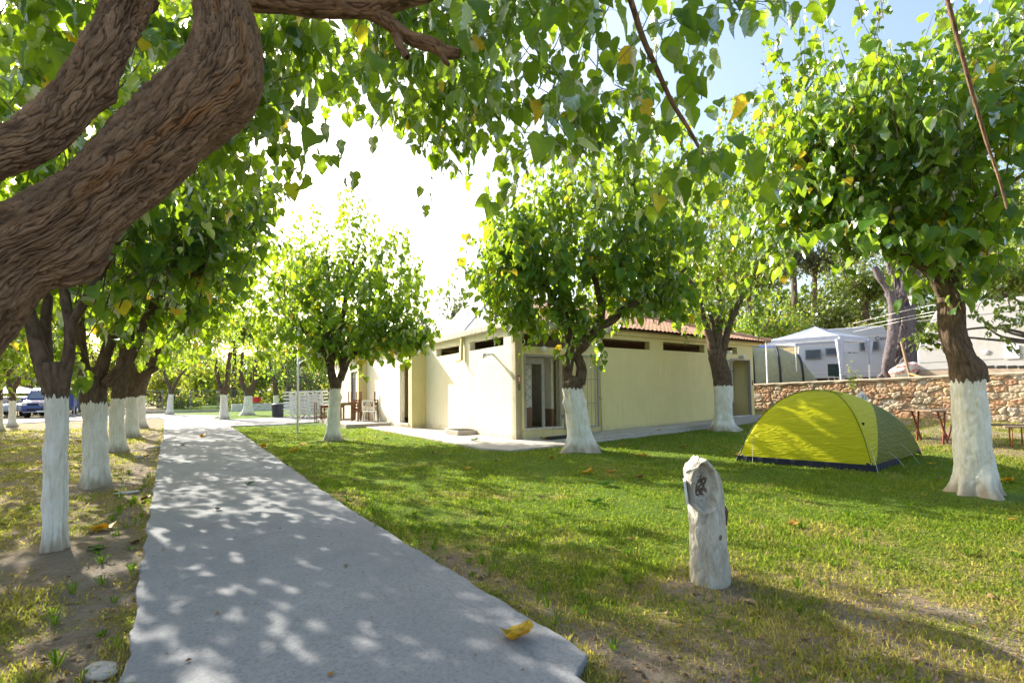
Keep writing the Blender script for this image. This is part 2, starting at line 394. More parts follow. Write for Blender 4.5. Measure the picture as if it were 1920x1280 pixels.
BINM = simple('dark_bin_plastic', (.03, .035, .05), .5, .4)
def fabric_mat(name, col, tr):
    m, n, o = newmat(name); v = coords(n, 'Object', (1, 1, 1))
    h = noise(n, coords(n, 'Object', (1.2, 1.2, 5), (.3, .5, .4)), 4, 4, .5, .8); nr = bump(n, h, .8, .05, bump(n, noise(n, v, 500, 2), .08, .002))
    p = prin(n, None, col, .42, .35, 0, nr); t = nd(n, 'ShaderNodeBsdfTranslucent'); setc(t, 0, tr)
    x = nd(n, 'ShaderNodeMixShader'); x.inputs[0].default_value = .35; n.links.new(p.outputs[0], x.inputs[1]); n.links.new(t.outputs[0], x.inputs[2]); n.links.new(x.outputs[0], o.inputs[0]); return m
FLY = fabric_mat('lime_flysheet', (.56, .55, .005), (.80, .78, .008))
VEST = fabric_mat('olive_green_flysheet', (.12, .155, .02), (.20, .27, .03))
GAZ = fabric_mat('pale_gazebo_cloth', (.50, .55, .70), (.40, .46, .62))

# ------------------------------------------------------------------ ground
pathL = [(-1.72 + .596 * 7, 2.09 - .803 * 7), (-1.72, 2.09), (-10.0, 13.25), (-18.12, 24.21)]
c0 = gp(1104, 1243)[:2]; c1 = gp(1082, 1285)[:2]
pathR = [(c1[0] - .08 + .596 * 6, c1[1] - .803 * 6), tuple(c1), tuple(c0), (-1.93, 5.26), (-6.6, 12.0), (-11.74, 19.31), (-15.2, 24.2)]
def inpoly(x, y, poly):
    r = np.zeros(np.shape(x), bool); n = len(poly)
    for i in range(n):
        x1, y1 = poly[i][0], poly[i][1]; x2, y2 = poly[(i + 1) % n][0], poly[(i + 1) % n][1]
        r ^= ((y1 > y) != (y2 > y)) & (x < (x2 - x1) * (y - y1) / (y2 - y1 + 1e-12) + x1)
    return r
path_poly = [pathL[0], pathL[3]] + pathR[::-1]
def pl(*pp): return [tuple(gp(x, y)[:2]) for x, y in pp]
plaza_poly = pl((312, 789), (432, 800), (520, 797), (612, 791), (705, 790), (720, 782), (612, 778), (520, 783), (432, 787), (400, 786), (415, 779), (300, 777), (296, 783))
road_poly = pl((-90, 802), (0, 796), (90, 791), (205, 786), (305, 784), (305, 777), (205, 779), (90, 784), (0, 788), (-90, 791))
BA = np.array([0.089, 12.14]); BANG = R(33.5); BU = np.array([math.cos(BANG), math.sin(BANG)]); BV = np.array([-BU[1], BU[0]])
def bw(a, b): return tuple(BA + BU * a + BV * b)
apron_loc = [(-1.65, 12.5), (-1.65, 6), (-1.64, -1.0), (-1.3, -1.75), (1.26, -1.62), (4.5, -1.15), (7.7, -.75), (11.6, -.5), (11.6, 3), (5, 3), (5, 12.5)]
apron_poly = [bw(*q) for q in apron_loc]
stx, sty = gp(1330, 1088)[:2]
TREEB = {k: gp(*p)[:2] for k, p in dict(T1=(103, 1040), T2=(178, 915), T3=(220, 848), T4=(247, 820), T11=(625, 825), T12=(1088, 845), T13=(1358, 808), T14=(1830, 930)).items()}
def grassy(x, y):
    x = np.asarray(x, float); y = np.asarray(y, float)
    nn = x * .803 + y * .596                       # distance across the path direction
    left = sst(.3, -.4, nn)
    base = .59 + .15 * sst(3, 6, y) * sst(11, 6, x)
    base = base * (1 - left) + .30 * left
    base -= .22 * sst(5.5, 9.5, x) + .27 * sst(4.6, 1.9, y) * (1 - left) * sst(-1, 1.2, x)
    base -= .20 * np.exp(-((nn - 1.75) / .16) ** 2) * (1 - left)
    base -= .20 * np.exp(-((nn + .32) / .2) ** 2)
    base -= .25 * np.exp(-(((x + .6) / 1.3) ** 2 + ((y - 5.8) / .45) ** 2))
    for bx, by in list(TREEB.values()) + [(stx, sty)]:
        base -= .3 * np.exp(-((x - bx) ** 2 + (y - by) ** 2) / .12)
    base += .40 * fbm(x * .9, y * .9, 3.3, 4) + .32 * fbm(x * 3.5, y * 3.5, 1.1, 4)
    return np.clip(base, 0, 1)
s_ = np.linspace(-1, 1, 420); k_ = 6.4
gx = 260 * np.sinh(k_ * s_) / math.sinh(k_) + .8; gy = 260 * np.sinh(k_ * s_) / math.sinh(k_) + 4
GX, GY = np.meshgrid(gx, gy, indexing='ij')
dist = np.hypot(GX, GY)
GZ = G(GX, GY) + .035 * fbm(GX * .8, GY * .8, 0, 3) * sst(60, 20, dist) + .012 * fbm(GX * 5, GY * 5, 2, 3) * sst(25, 8, dist)
inb = inpoly(GX, GY, [bw(-.9, -.3), bw(12, -.3), bw(12, 16), bw(-.9, 16)]) ; GZ = np.where(inb, GZ - .08, GZ)
for bx, by in TREEB.values(): GZ += .05 * np.exp(-((GX - bx) ** 2 + (GY - by) ** 2) / .15)
ground = mesh_np('ground', [(np.stack([GX, GY, GZ], -1).reshape(-1, 3), grid_faces(420, 420))], GROUND, attrs={'grass': grassy(GX, GY).ravel()})
tag(ground, kind='structure')

def jag(poly, step=.06, amp=.012, closed=True):
    out = []
    n = len(poly)
    for i in range(n if closed else n - 1):
        a = np.array(poly[i][:2]); b = np.array(poly[(i + 1) % n][:2]); L = np.linalg.norm(b - a); k = max(1, int(L / step)); d = (b - a) / L; nn = np.array([-d[1], d[0]])
        for j in range(k):
            p = a + (b - a) * j / k
            q = amp * fbm(p[0] * 3, p[1] * 3, 9, 2) * 2 + amp * .7 * perlin(p[0] * 21, p[1] * 21, 4)
            out.append(p + nn * q)
    return np.array(out)
def slab(name, poly, ztop, zbot, mat, step=.05, amp=.017, zf=None):
    P = jag(poly, step, amp); me = bpy.data.meshes.new(name); n = len(P)
    zt = np.array([zf(*p) if zf else ztop for p in P])
    ctr = P.mean(0)
    V = [(x, y, z) for (x, y), z in zip(P, zt)]
    inner = []
    for i in range(n):   # a worn, slightly rounded arris
        a = P[i]; d = P[(i + 1) % n] - P[i - 1]; nn = np.array([-d[1], d[0]]); nn /= np.linalg.norm(nn) + 1e-9
        V.append((a[0] + nn[0] * -.0, a[1], zbot))
    F = [tuple(range(n))] + [(i, n + i, n + (i + 1) % n, (i + 1) % n) for i in range(n)]
    me.from_pydata(V, [], F); me.update(); me.materials.append(mat)
    o = bpy.data.objects.new(name, me); COL.objects.link(o)
    b = o.modifiers.new('bevel', 'BEVEL'); b.width = .008; b.segments = 2; b.limit_method = 'ANGLE'; b.angle_limit = R(60)
    return tag(o, kind='structure')
def lerp(a, b, t): return tuple(np.array(a) * (1 - t) + np.array(b) * t)
# two slabs with an open joint between them
jl = gp(302, 831)[:2]; jr = lerp(pathR[4], pathR[5], .28)
slab('path', [pathL[0], pathL[1], lerp(pathL[1], jl, .5), tuple(jl), jr, pathR[4], pathR[3], pathR[2], pathR[1], pathR[0]][::-1], .045, -.1, CONC)
jl2 = (jl[0] + .02, jl[1] + .06); jr2 = (jr[0] - .02, jr[1] + .06)
slab('path', [jl2, pathL[3], pathR[6], pathR[5], jr2][::-1], .05, -.1, CONC)
slab('plaza', plaza_poly[::-1], .035, -.1, CONC, .25)
slab('road', road_poly[::-1], .03, -.1, CONC, .3)
slab('apron', apron_poly[::-1], .04, -.2, CONC2, .12, .02)
# raised kerbed walk along the shaded long wall
rw = [(0.0, -.02), (12.2, -.02), (12.2, -.62), (8.2, -.72), (4.5, -1.05), (2.6, -1.25), (1.6, -1.32), (0.3, -1.2)]
def wz(x, y):
    a = (np.array([x, y]) - BA) @ BU; return .045 + .019 * max(a, 0)
slab('walkway', [bw(*q) for q in rw], .1, -.1, CONC2, .15, .012, wz)

# grass blades
def grass():
    N = 460000
    Y = 1.3 * (19 / 1.3) ** (RNG.random(N) ** .92); X = (RNG.random(N) * 2.5 - 1.25) * Y
    X = X + RNG.normal(size=N) * .02
    g = grassy(X, Y); bad = inpoly(X, Y, path_poly) | inpoly(X, Y, plaza_poly) | inpoly(X, Y, apron_poly) | inpoly(X, Y, [bw(0, 0), bw(12.2, 0), bw(12.2, -.75), bw(1.6, -1.4), bw(0, -1.3)]) | inpoly(X, Y, [bw(-.9, 0), bw(12, 0), bw(12, 16), bw(-.9, 16)])
    keep = (~bad) & (RNG.random(N) < np.clip((g - .12) * 2.1, 0, 1))
    X, Y, g = X[keep], Y[keep], g[keep]; n = len(X)
    D = np.hypot(X, Y)
    h = (.011 + .026 * RNG.random(n) ** 1.7) * (.7 + .9 * np.clip(perlin(X * 1.1, Y * 1.1, 8) + .45, 0, 1.2)) * (1 + .02 * D)
    w_ = (.0012 + .0014 * RNG.random(n)) * (1 + .28 * D)
    th = RNG.random(n) * 6.283; lean = RNG.random(n) * 1.1 + .15; la = RNG.random(n) * 6.283
    ax = np.stack([np.cos(th), np.sin(th), 0 * th], 1) * w_[:, None]
    ln = np.stack([np.cos(la), np.sin(la), 0 * th], 1)
    z0 = G(X, Y) + .012 * fbm(X * 5, Y * 5, 2, 3) + .035 * fbm(X * .8, Y * .8, 0, 3) - .004
    b = np.stack([X, Y, z0], 1)
    m_ = b + ln * (h * lean * .35)[:, None] + np.array([0, 0, 1]) * (h * .6)[:, None]
    t = b + ln * (h * lean)[:, None] + np.array([0, 0, 1]) * (h * (1.15 - .35 * lean))[:, None]
    V = np.stack([b - ax, b + ax, m_ + ax * .8, m_ - ax * .8, t], 1).reshape(-1, 3)
    i = np.arange(n)[:, None] * 5
    dry = np.clip((.64 - g) * 1.6 + RNG.normal(size=n) * .22 + .55 * perlin(X * 2.3, Y * 2.3, 5), 0, 1)[:, None]
    r = RNG.random(n)[:, None]
    gc = np.array([.072, .122, .016]) * (1 - r) + np.array([.185, .225, .032]) * r
    dc = np.array([.22, .17, .06]) * (1 - r) + np.array([.42, .34, .15]) * r
    c = gc * (1 - dry) + dc * dry
    o = mesh_np('grass', [(V, np.concatenate([i + [0, 1, 2, 3]])), ], BLADE, attrs={'col': np.repeat(c, 5, 0)}, smooth=False)
    # tips
    bpy.data.objects.remove(o)
    o = mesh_np_multi('grass', V, [i + np.array([0, 1, 2, 3]), i + np.array([3, 2, 4])], BLADE, {'col': np.repeat(c, 5, 0)})
    tag(o, 'short green lawn grass with dry straw patches', 'grass', kind='stuff')
def mesh_np_multi(name, V, Fs, mat, attrs, parent=None, uv=None, smooth=False, mats=None, midx=None):
    Vz = np.zeros((0, 3)); parts = [(V, Fs[0])]
    # first part carries the vertices; later face sets refer back to them
    L = np.concatenate([f.ravel() for f in Fs]); S = np.concatenate([np.full(len(f), f.shape[1]) for f in Fs])
    me = bpy.data.meshes.new(name); me.vertices.add(len(V)); me.vertices.foreach_set('co', np.asarray(V, np.float32).ravel())
    me.loops.add(len(L)); me.loops.foreach_set('vertex_index', L.astype(np.int32)); me.polygons.add(len(S))
    me.polygons.foreach_set('loop_start', np.concatenate([[0], np.cumsum(S)[:-1]]).astype(np.int32)); me.polygons.foreach_set('loop_total', S.astype(np.int32))
    me.polygons.foreach_set('use_smooth', np.full(len(S), smooth)); me.update(calc_edges=True)
    for k, a in attrs.items():
        a = np.asarray(a, np.float32)
        if a.ndim == 1: me.attributes.new(k, 'FLOAT', 'POINT').data.foreach_set('value', a)
        else: me.attributes.new(k, 'FLOAT_COLOR', 'POINT').data.foreach_set('color', np.concatenate([a, np.ones((len(a), 1), np.float32)], 1).ravel())
    if uv is not None: me.uv_layers.new(name='UVMap').data.foreach_set('uv', np.asarray(uv, np.float32)[L].ravel())
    o = bpy.data.objects.new(name, me); COL.objects.link(o); me.materials.append(mat)
    if parent: o.parent = parent
    return o
grass()
def litter():
    N = 15000; Y = 1.3 * (12 / 1.3) ** RNG.random(N); X = (RNG.random(N) * 2.4 - 1.2) * Y
    g = grassy(X, Y); on = inpoly(X, Y, path_poly); keep = ((RNG.random(N) < np.clip(1.15 - g * 1.3, .08, 1)) & ~on) | (on & (RNG.random(N) < .025)); keep &= ~inpoly(X, Y, apron_poly)
    X, Y = X[keep], Y[keep]; n = len(X); z = G(X, Y) + .012 * fbm(X * 5, Y * 5, 2, 3) + .035 * fbm(X * .8, Y * .8, 0, 3) + .004; z = np.where(inpoly(X, Y, path_poly), .05, z)
    s = (.003 + .012 * RNG.random(n) ** 3) * (1 + .1 * Y); a = RNG.random(n) * 6.28; el = .35 + .65 * RNG.random(n)
    s = s * np.where(RNG.random(n) < .05, 2.6, 1)
    t = np.array([(1, 0, 0), (.2, 1, .25), (-1, .1, 0), (-.1, -1, .3), (0, 0, .55)]); c, sn = np.cos(a)[:, None], np.sin(a)[:, None]
    lx = t[None, :, 0]; ly = t[None, :, 1] * el[:, None]; V = np.stack([X[:, None] + s[:, None] * (lx * c - ly * sn), Y[:, None] + s[:, None] * (lx * sn + ly * c), z[:, None] + s[:, None] * (t[None, :, 2] + .1)], -1).reshape(-1, 3)
    F = (np.array([(0, 1, 4), (1, 2, 4), (2, 3, 4), (3, 0, 4)])[None] + (np.arange(n) * 5)[:, None, None]).reshape(-1, 3)
    pal = np.array([(.10, .065, .04), (.22, .14, .07), (.30, .21, .11), (.20, .15, .10), (.30, .17, .05)]); c_ = np.repeat(pal[RNG.integers(0, 5, n)], 5, 0)
    o = mesh_np('ground_litter', [(V, F)], None, attrs={'col': c_}, smooth=False); m, nn, out = newmat('litter'); prin(nn, out, attr(nn, 'col', 'Color'), .9, .1); o.data.materials.append(m)
    tag(o, 'tiny pebbles, dry leaf bits and crumbs on the soil', 'litter', kind='stuff')
litter()
def weeds():
    V = []; F = []; rg = np.random.default_rng(77); col = []
    spots = [(rg.uniform(-1.2, 4.5), rg.uniform(1.5, 6)) for _ in range(120)] + [(-1.93 + .593 * t + rg.uniform(.05, .35), 5.26 - .8 * t + rg.uniform(-.1, .3)) for t in np.linspace(-3, 3.6, 46)] + [(-1.72 - .596 * t - rg.uniform(.02, .5), 2.09 + .803 * t) for t in np.linspace(-.5, 7, 46)]
    for x, y in spots:
        if inpoly(np.array([x]), np.array([y]), path_poly)[0]: continue
        k = rg.integers(5, 22); hh = rg.uniform(.03, .085)
        for q in range(k):
            a = rg.uniform(0, 6.28); l = rg.uniform(.3, 1.1); w_ = rg.uniform(.0018, .0042); d = np.array([math.cos(a), math.sin(a), 0]); p = np.array([-d[1], d[0], 0]) * w_; b = np.array([x, y, .0]) + d * rg.uniform(0, .02); i = len(V)
            m_ = b + d * hh * l * .5 + [0, 0, hh * .8]; t = b + d * hh * l * 1.2 + [0, 0, hh * (1.1 - .5 * l)]
            V += [b - p, b + p, m_ + p * 1.2, m_ - p * 1.2, t]; F += [(i, i + 1, i + 2, i + 3), (i + 3, i + 2, i + 4, i + 4)]; r = rg.random(); col += [np.array([.05, .11, .015]) * (1 - r) + np.array([.14, .21, .03]) * r] * 5
    V = np.array(V); F = np.array(F); quad = F[0::2]; tri = F[1::2][:, :3]
    o = mesh_np_multi('weeds', V, [quad, tri], BLADE, {'col': np.array(col)}); tag(o, 'taller grass tufts and weeds by the path edges', 'weeds', kind='stuff')
weeds()

# ------------------------------------------------------------------ leaves
def leaf_template(kind):
    """heart-shaped mulberry leaf, x across (-.5 .5), y along 0..1, z up"""
    if kind == 'far':
        V = np.array([(0, 0, 0), (-.40, .32, .08), (0, .5, 0), (.40, .32, .08), (0, 1, -.12)], float)
        return V, np.array([(0, 2, 1), (0, 3, 2), (1, 2, 4), (2, 3, 4)])
    if kind == 'mid':
        V = np.array([(0, .04, 0), (0, .45, .02), (0, 1, -.2), (-.30, -.03, .06), (-.42, .32, .13), (-.25, .70, .03), (.30, -.03, .06), (.42, .32, .13), (.25, .70, .03)], float)
        return V, np.array([(0, 1, 4, 3), (1, 2, 5, 4), (0, 6, 7, 1), (1, 7, 8, 2)])
    # near: toothed outline, optional lobe
    out = [(.06, -.04), (.22, -.07), (.36, .03), (.43, .18), (.44, .33), (.385, .50), (.29, .66), (.17, .82), (.06, .94)]
    if kind == 'lobe': out = [(.06, -.04), (.22, -.07), (.36, .03), (.42, .18), (.37, .32), (.20, .42), (.33, .56), (.25, .74), (.08, .92)]
    mid = [(0, .02), (0, .10), (0, .2), (0, .3), (0, .4), (0, .52), (0, .66), (0, .80), (0, .93)]
    V = []; 
    n = len(out)
    def zz(x, y): return .30 * abs(x) - .36 * max(0, y - .35) ** 1.5 + .05 * math.sin(y * 17 + abs(x) * 6) * abs(x) * 2
    for sgn in (-1, 1):
        for (x, y), (mx, my) in zip(out, mid):
            if kind == 'lobe' and sgn < 0: x = x + .04
            hx = (x * .5 + mx * .5); hy = (y + my) / 2
            V += [(sgn * x, y, zz(x, y)), (sgn * hx, hy, zz(hx, hy) + .02)]
    for mx, my in mid: V.append((mx, my, zz(0, my)))
    V.append((0, 1.02, zz(0, 1.02)))
    V = np.array(V); F = []
    mo = 4 * n; tip = mo + n
    for k, sgn in enumerate((-1, 1)):
        b = k * 2 * n
        for i in range(n - 1):
            f1 = [b + 2 * i, b + 2 * i + 2, b + 2 * i + 3, b + 2 * i + 1]; f2 = [b + 2 * i + 1, b + 2 * i + 3, mo + i + 1, mo + i]
            F += [f1[::sgn], f2[::sgn]]
        F.append([b + 2 * n - 2, tip, mo + n - 1, b + 2 * n - 1][::sgn])
    return V, np.array(F)
LT = {k: leaf_template(k) for k in ('far', 'mid', 'near', 'lobe')}

def unit(a): return a / (np.linalg.norm(a, axis=-1, keepdims=True) + 1e-12)
class Crown:
    """gathers leaves and twigs for one tree"""
    def __init__(s): s.pos = []; s.L = []; s.N = []; s.size = []; s.tw = []; s.tint = []
    def leaves(s, pos, L, N, size, tint=None):
        s.pos.append(pos); s.L.append(unit(L)); s.N.append(N); s.size.append(size); s.tint.append(RNG.random(len(pos)) if tint is None else tint)
    def shoot(s, P, size, spacing, rtw, droop=1.0, bare=.0, flat=0.0):
        """one leafy shoot along points P"""
        P = np.asarray(P, float); seg = np.linalg.norm(np.diff(P, axis=0), axis=1); cs = np.concatenate([[0], np.cumsum(seg)]); Lt = cs[-1]
        q = np.arange(bare * Lt, Lt, spacing); q = q + RNG.normal(size=len(q)) * spacing * .25; q = np.clip(q, 0, Lt)
        pts = np.stack([np.interp(q, cs, P[:, i]) for i in range(3)], 1)
        T = unit(np.stack([np.interp(q + .02, cs, P[:, i]) - np.interp(q - .02, cs, P[:, i]) for i in range(3)], 1) + 1e-9)
        n = len(q); ph = np.arange(n) * 2.4 + RNG.random() * 6 + RNG.normal(size=n) * .5
        side = np.stack([np.cos(ph), np.sin(ph), 0 * ph], 1)
        pet = unit(side + T * .5 + np.array([0, 0, .15])) * (size * .35)[..., None] if np.ndim(size) else unit(side + T * .5) * size * .35
        base = pts + pet * (.6 + .6 * RNG.random(n))[:, None]
        L = unit(side * .55 + T * .25 + np.array([0, 0, -1.0]) * droop * (.75 + .5 * RNG.random(n))[:, None] + RNG.normal(size=(n, 3)) * .28)
        N = side * .8 + np.array([0, 0, .9]) + RNG.normal(size=(n, 3)) * .35
        N = unit(N - L * np.sum(N * L, 1)[:, None])
        sz = size * (.42 + .75 * RNG.random(n)) * (1 - .35 * (q / max(Lt, .01)) ** 3)
        s.leaves(base, L, N, sz)
        if rtw:
            s.tw.append((P, rtw * np.linspace(1, .35, len(P))))
            s.pet = getattr(s, 'pet', []); s.pet.append((pts, base, rtw * .35))
    def build(s, parent, base, kinds, mat, twmat=None, name='crown', label=None, twn=4, petioles=False):
        pos = np.concatenate(s.pos) - base; L = np.concatenate(s.L); N = np.concatenate(s.N); sz = np.concatenate(s.size); ti = np.concatenate(s.tint)
        W = np.cross(L, N); parts = []; tint = []; uvs = []
        ch = RNG.integers(0, len(kinds), len(pos))
        for k, kd in enumerate(kinds):
            m = ch == k; tv, tf = LT[kd]
            if not m.any(): continue
            cu = (.3 + 1.8 * RNG.random(m.sum()))[:, None, None]
            V = pos[m][:, None] + sz[m][:, None, None] * (W[m][:, None] * tv[None, :, 0:1] + L[m][:, None] * tv[None, :, 1:2] + N[m][:, None] * tv[None, :, 2:3] * cu)
            F = tf[None] + (np.arange(m.sum()) * len(tv))[:, None, None]
            parts.append((V.reshape(-1, 3), F.reshape(-1, tf.shape[1]))); tint.append(np.repeat(ti[m], len(tv))); uvs.append(np.tile(tv[:, :2], (m.sum(), 1)))
        o = mesh_np(name, parts, mat, parent, {'tint': np.concatenate(tint)}, smooth=True, uv=np.concatenate(uvs))
        if s.tw and twmat:
            tp = []
            for P, r in s.tw:
                V, F = ring_tube(P - base, np.asarray(r), twn); tp.append((V, F))
            if petioles:
                for pts, bs, r in s.pet:
                    for a, b in zip(pts, bs):
                        if np.linalg.norm(a - b) > .005:
                            V, F = ring_tube(np.array([a, (a + b) / 2 + [0, 0, .01], b]) - base, np.full(3, r), 3); tp.append((V, F))
            mesh_np('twigs', tp, twmat, parent)
        return o
def fill_blob(c, ctr, rad, n, size, spacing, anchor, L=(.5, 1.1), rtw=.006, up=.3, sag=.25, droop=1.0, shell=.0, bare=.1):
    """n leafy shoots ending inside an ellipsoid, growing away from the anchor"""
    ctr = np.asarray(ctr, float); rad = np.asarray(rad, float)
    for _ in range(n):
        while True:
            q = RNG.random(3) * 2 - 1
            if shell ** 2 < q @ q < 1: break
        qn = q / (np.linalg.norm(q) + 1e-6)
        q = q * (1 + .38 * float(perlin(qn[0] * 1.7 + ctr[0], qn[1] * 1.7 + ctr[1], qn[2] * 1.7)))
        t = ctr + q * rad
        if RNG.random() < .8 and float(perlin(t[0] * 1.3, t[1] * 1.3, t[2] * 1.3)) < -.16: continue
        d = unit(t - anchor); d = unit(d + np.array([0, 0, up]) + RNG.normal(size=3) * .3)
        ln = L[0] + (L[1] - L[0]) * RNG.random(); s0 = t - d * ln
        tt = np.linspace(0, 1, 6)[:, None]
        P = s0 + (t - s0) * tt + np.array([0, 0, sag * ln]) * (4 * tt * (1 - tt)) * .5 + RNG.normal(size=(6, 3)) * .015
        c.shoot(P, size, spacing, rtw, droop, bare)

# ------------------------------------------------------------------ trunks
def bark_tube(P, rad, ns, step, seed, amp, k=16, kl=.25, knob=0, flare=None, lobes=0, paint_z=None, base_z=0, streak=None, knobs=None, warp=1.3, pw=3, fl_=1.0):
    P, r = spline(P, rad, step); m = len(P); T, N, B = frames(P)
    s = np.concatenate([[0], np.cumsum(np.linalg.norm(np.diff(P, axis=0), axis=1))]); th = np.arange(ns) / ns * 2 * np.pi
    S, TH = np.meshgrid(s, th, indexing='ij'); RR = np.repeat(r[:, None], ns, 1)
    rm = r.mean(); cx, cy = np.cos(TH) * rm * k + seed * 3.1, np.sin(TH) * rm * k + seed * 1.7
    wp = perlin(cx * .35, cy * .35, S * k * .2 + seed) * warp
    n1 = 1 - np.abs(perlin(cx + wp, cy + wp, S * k * kl)) * 2.2
    n2 = 1 - np.abs(perlin(cx * 2.3 + wp * 2, cy * 2.3, S * k * kl * 2.6 + 9)) * 2
    lf = fbm(np.cos(TH) * 1.2 + seed, np.sin(TH) * 1.2, S * 1.6 / max(rm * 4, .3), 3)
    D = -amp * np.clip(n1, 0, 1) ** pw - amp * .5 * np.clip(n2, 0, 1) ** 2 + lf * rm * .22
    if lobes:
        z = P[:, 2][:, None] - base_z
        fl = np.exp(-np.clip(z, 0, None) / (.10 + rm * .6)); D = D + fl_ * fl * rm * (.36 + .38 * np.cos(TH * lobes + seed + np.sin(TH * 2) * .7))
    for (ks, kt, kr, kh) in (knobs or []):
        dth = np.angle(np.exp(1j * (TH - kt))) * rm
        D = D + kh * np.exp(-((S - ks) ** 2 + dth ** 2) / kr ** 2)
    if pw == 2:
        n3 = 1 - np.abs(perlin(cx * .45, cy * .45, S * 26 + 5)) * 3.0; D = D - amp * .55 * np.clip(n3, 0, 1) ** 2 * np.clip(perlin(cx * .2, cy * .2, S * 4) + .5, 0, 1) + amp * .35 * fbm(np.cos(TH) * rm * 110, np.sin(TH) * rm * 110, S * 90, 3)
    rr = RR + D
    V = P[:, None] + rr[..., None] * (np.cos(TH)[..., None] * N[:, None] + np.sin(TH)[..., None] * B[:, None])
    a = {'uv': np.stack([TH * rm, S], -1).reshape(-1, 2)}
    if paint_z is not None:
        zz = V[..., 2]; rag = .05 * perlin(np.cos(TH) * 5 + seed, np.sin(TH) * 5, 0) + .03 * perlin(np.cos(TH) * 22, np.sin(TH) * 22, S * 5)
        a['paint'] = np.clip((paint_z + rag - zz) / .05, -1, 1.5).ravel()
        a['soil'] = (sst(.26, .0, zz - base_z + .12 * perlin(np.cos(TH) * 4, np.sin(TH) * 4, S * 6)) * .9).ravel()
    else: a['paint'] = np.full(m * ns, -2.); a['soil'] = np.zeros(m * ns)
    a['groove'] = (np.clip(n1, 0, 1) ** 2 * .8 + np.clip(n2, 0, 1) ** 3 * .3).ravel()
    a['streak'] = (streak(S, TH, P, N, B) if streak else np.zeros_like(S)).ravel()
    return V.reshape(-1, 3), grid_faces(m, ns, True), a
def join_bark(name, tubes, mat, parent, base):
    return mesh_np(name, [(V - base, F) for V, F, a in tubes], mat, parent,
                   {k: np.concatenate([a[k] for _, _, a in tubes]) for k in ('paint', 'soil', 'streak', 'groove')}, uv=np.concatenate([a['uv'] for _, _, a in tubes]))

def pxpts(L, Y):
    P = np.array([at(p[0], p[1], Y + (p[3] if len(p) > 3 else 0)) for p in L]); r = np.array([p[2] * (Y + (p[3] if len(p) > 3 else 0)) / FPX / math.sqrt(1 + ((p[0] - 960) / FPX) ** 2) for p in L]); return P, r
def tree(name, label, cat, group, bpx, trunk, limbs, paint_py, blobs, leaf=.17, spacing=.055, kinds=('mid',), mat=None, ns=40, step=.03, seed=1, z0=0.0, lobes=4, anchor_py=None, amp=.010, rtw=.006, knobs=None, extra=None, fl=1.0, wb=()):
    b = gp(bpx[0], bpx[1], z0); Y = b[1]
    root = empty(name, b, 0, label, cat, group)
    P, r = pxpts(trunk, Y); P[0][2] = z0 - .06
    tubes = [bark_tube(P, r, ns, step, seed, amp, lobes=lobes, base_z=z0, paint_z=at(bpx[0], paint_py, Y)[2] if paint_py else None, knobs=knobs, fl_=fl)]
    for i, L in enumerate(limbs):
        P, r = pxpts(L, Y); tubes.append(bark_tube(P, r, max(12, ns // 2), step * 1.3, seed + i + 2, amp * .7))
    join_bark('trunk', tubes, BARK_P if paint_py else BARK, root, b)
    c = Crown(); t = trunk[-1]; anc = at(t[0], t[1], Y)
    for bl in blobs:
        px, py, dY, rx, ry, rY, n = bl[:7]; o = bl[7] if len(bl) > 7 else {}
        YY = Y + dY; fill_blob(c, at(px, py, YY), (rx * YY / FPX, rY, ry * YY / FPX), n, o.get('leaf', leaf), o.get('sp', spacing), anc, rtw=rtw, **{k: v for k, v in o.items() if k in ('L', 'up', 'sag', 'droop', 'shell', 'bare')})
    for f in (extra or []): f(c, Y)
    for ctr, rad, n in wb: fill_blob(c, ctr, rad, n, leaf, spacing * 1.15, anc, L=(.6, 1.3), rtw=rtw)
    c.build(root, b, kinds, mat or LEAF_MID, TWIG, twn=3)
    return root

GL = 'whitewashed mulberry trees lining the left of the path'
GF = 'distant whitewashed mulberry trees at the end of the path'
GR = 'whitewashed mulberry trees on the lawn'
tree('mulberry_tree', 'nearest whitewashed tree left of the path with a slim pale trunk', 'tree', GL, (103, 1040),
     [(103, 1042, 29), (103, 1020, 26), (104, 900, 25), (106, 800, 24), (107, 740, 24), (105, 705, 28), (103, 680, 24)],
     [[(98, 735, 20), (82, 690, 21), (68, 640, 18), (56, 593, 16), (35, 530, 14, -.1), (10, 470, 12, -.2), (-30, 400, 9, -.3)],
      [(113, 725, 19), (126, 685, 14), (131, 622, 12), (119, 533, 11, .1), (112, 450, 9, .2), (100, 380, 8, .3)],
      [(131, 640, 10), (139, 600, 10), (166, 554, 11), (193, 504, 10, .1), (208, 474, 10, .1), (240, 420, 8, .2), (300, 370, 6, .3)],
      [(90, 690, 13, .1), (86, 610, 12, .15), (92, 540, 10, .2), (100, 470, 8, .3)]],
     740, [(330, 380, .4, 150, 110, .7, 46, dict(leaf=.155)), (440, 330, 1.0, 110, 110, .7, 40, dict(leaf=.155)), (120, 330, .5, 230, 170, .9, 60, dict(leaf=.16)),
           (470, 460, .8, 70, 60, .5, 14, dict(leaf=.15, up=0)), (60, 90, .6, 260, 130, 1.2, 80, dict(leaf=.16)), (330, 100, 1.8, 170, 110, 1.0, 60, dict(leaf=.16)), (150, 200, 2.2, 260, 160, 1.2, 70, dict(leaf=.17)), (50, 620, 1.6, 110, 60, .7, 16), (-200, 200, 0, 250, 220, 1.2, 50)],
     kinds=('near', 'near', 'lobe'), mat=LEAF, ns=72, step=.018, seed=3, amp=.006, lobes=5, spacing=.07, fl=.35, wb=[((-3.3, 4.3, 3.9), (1.4, 1.5, 1.0), 14)])
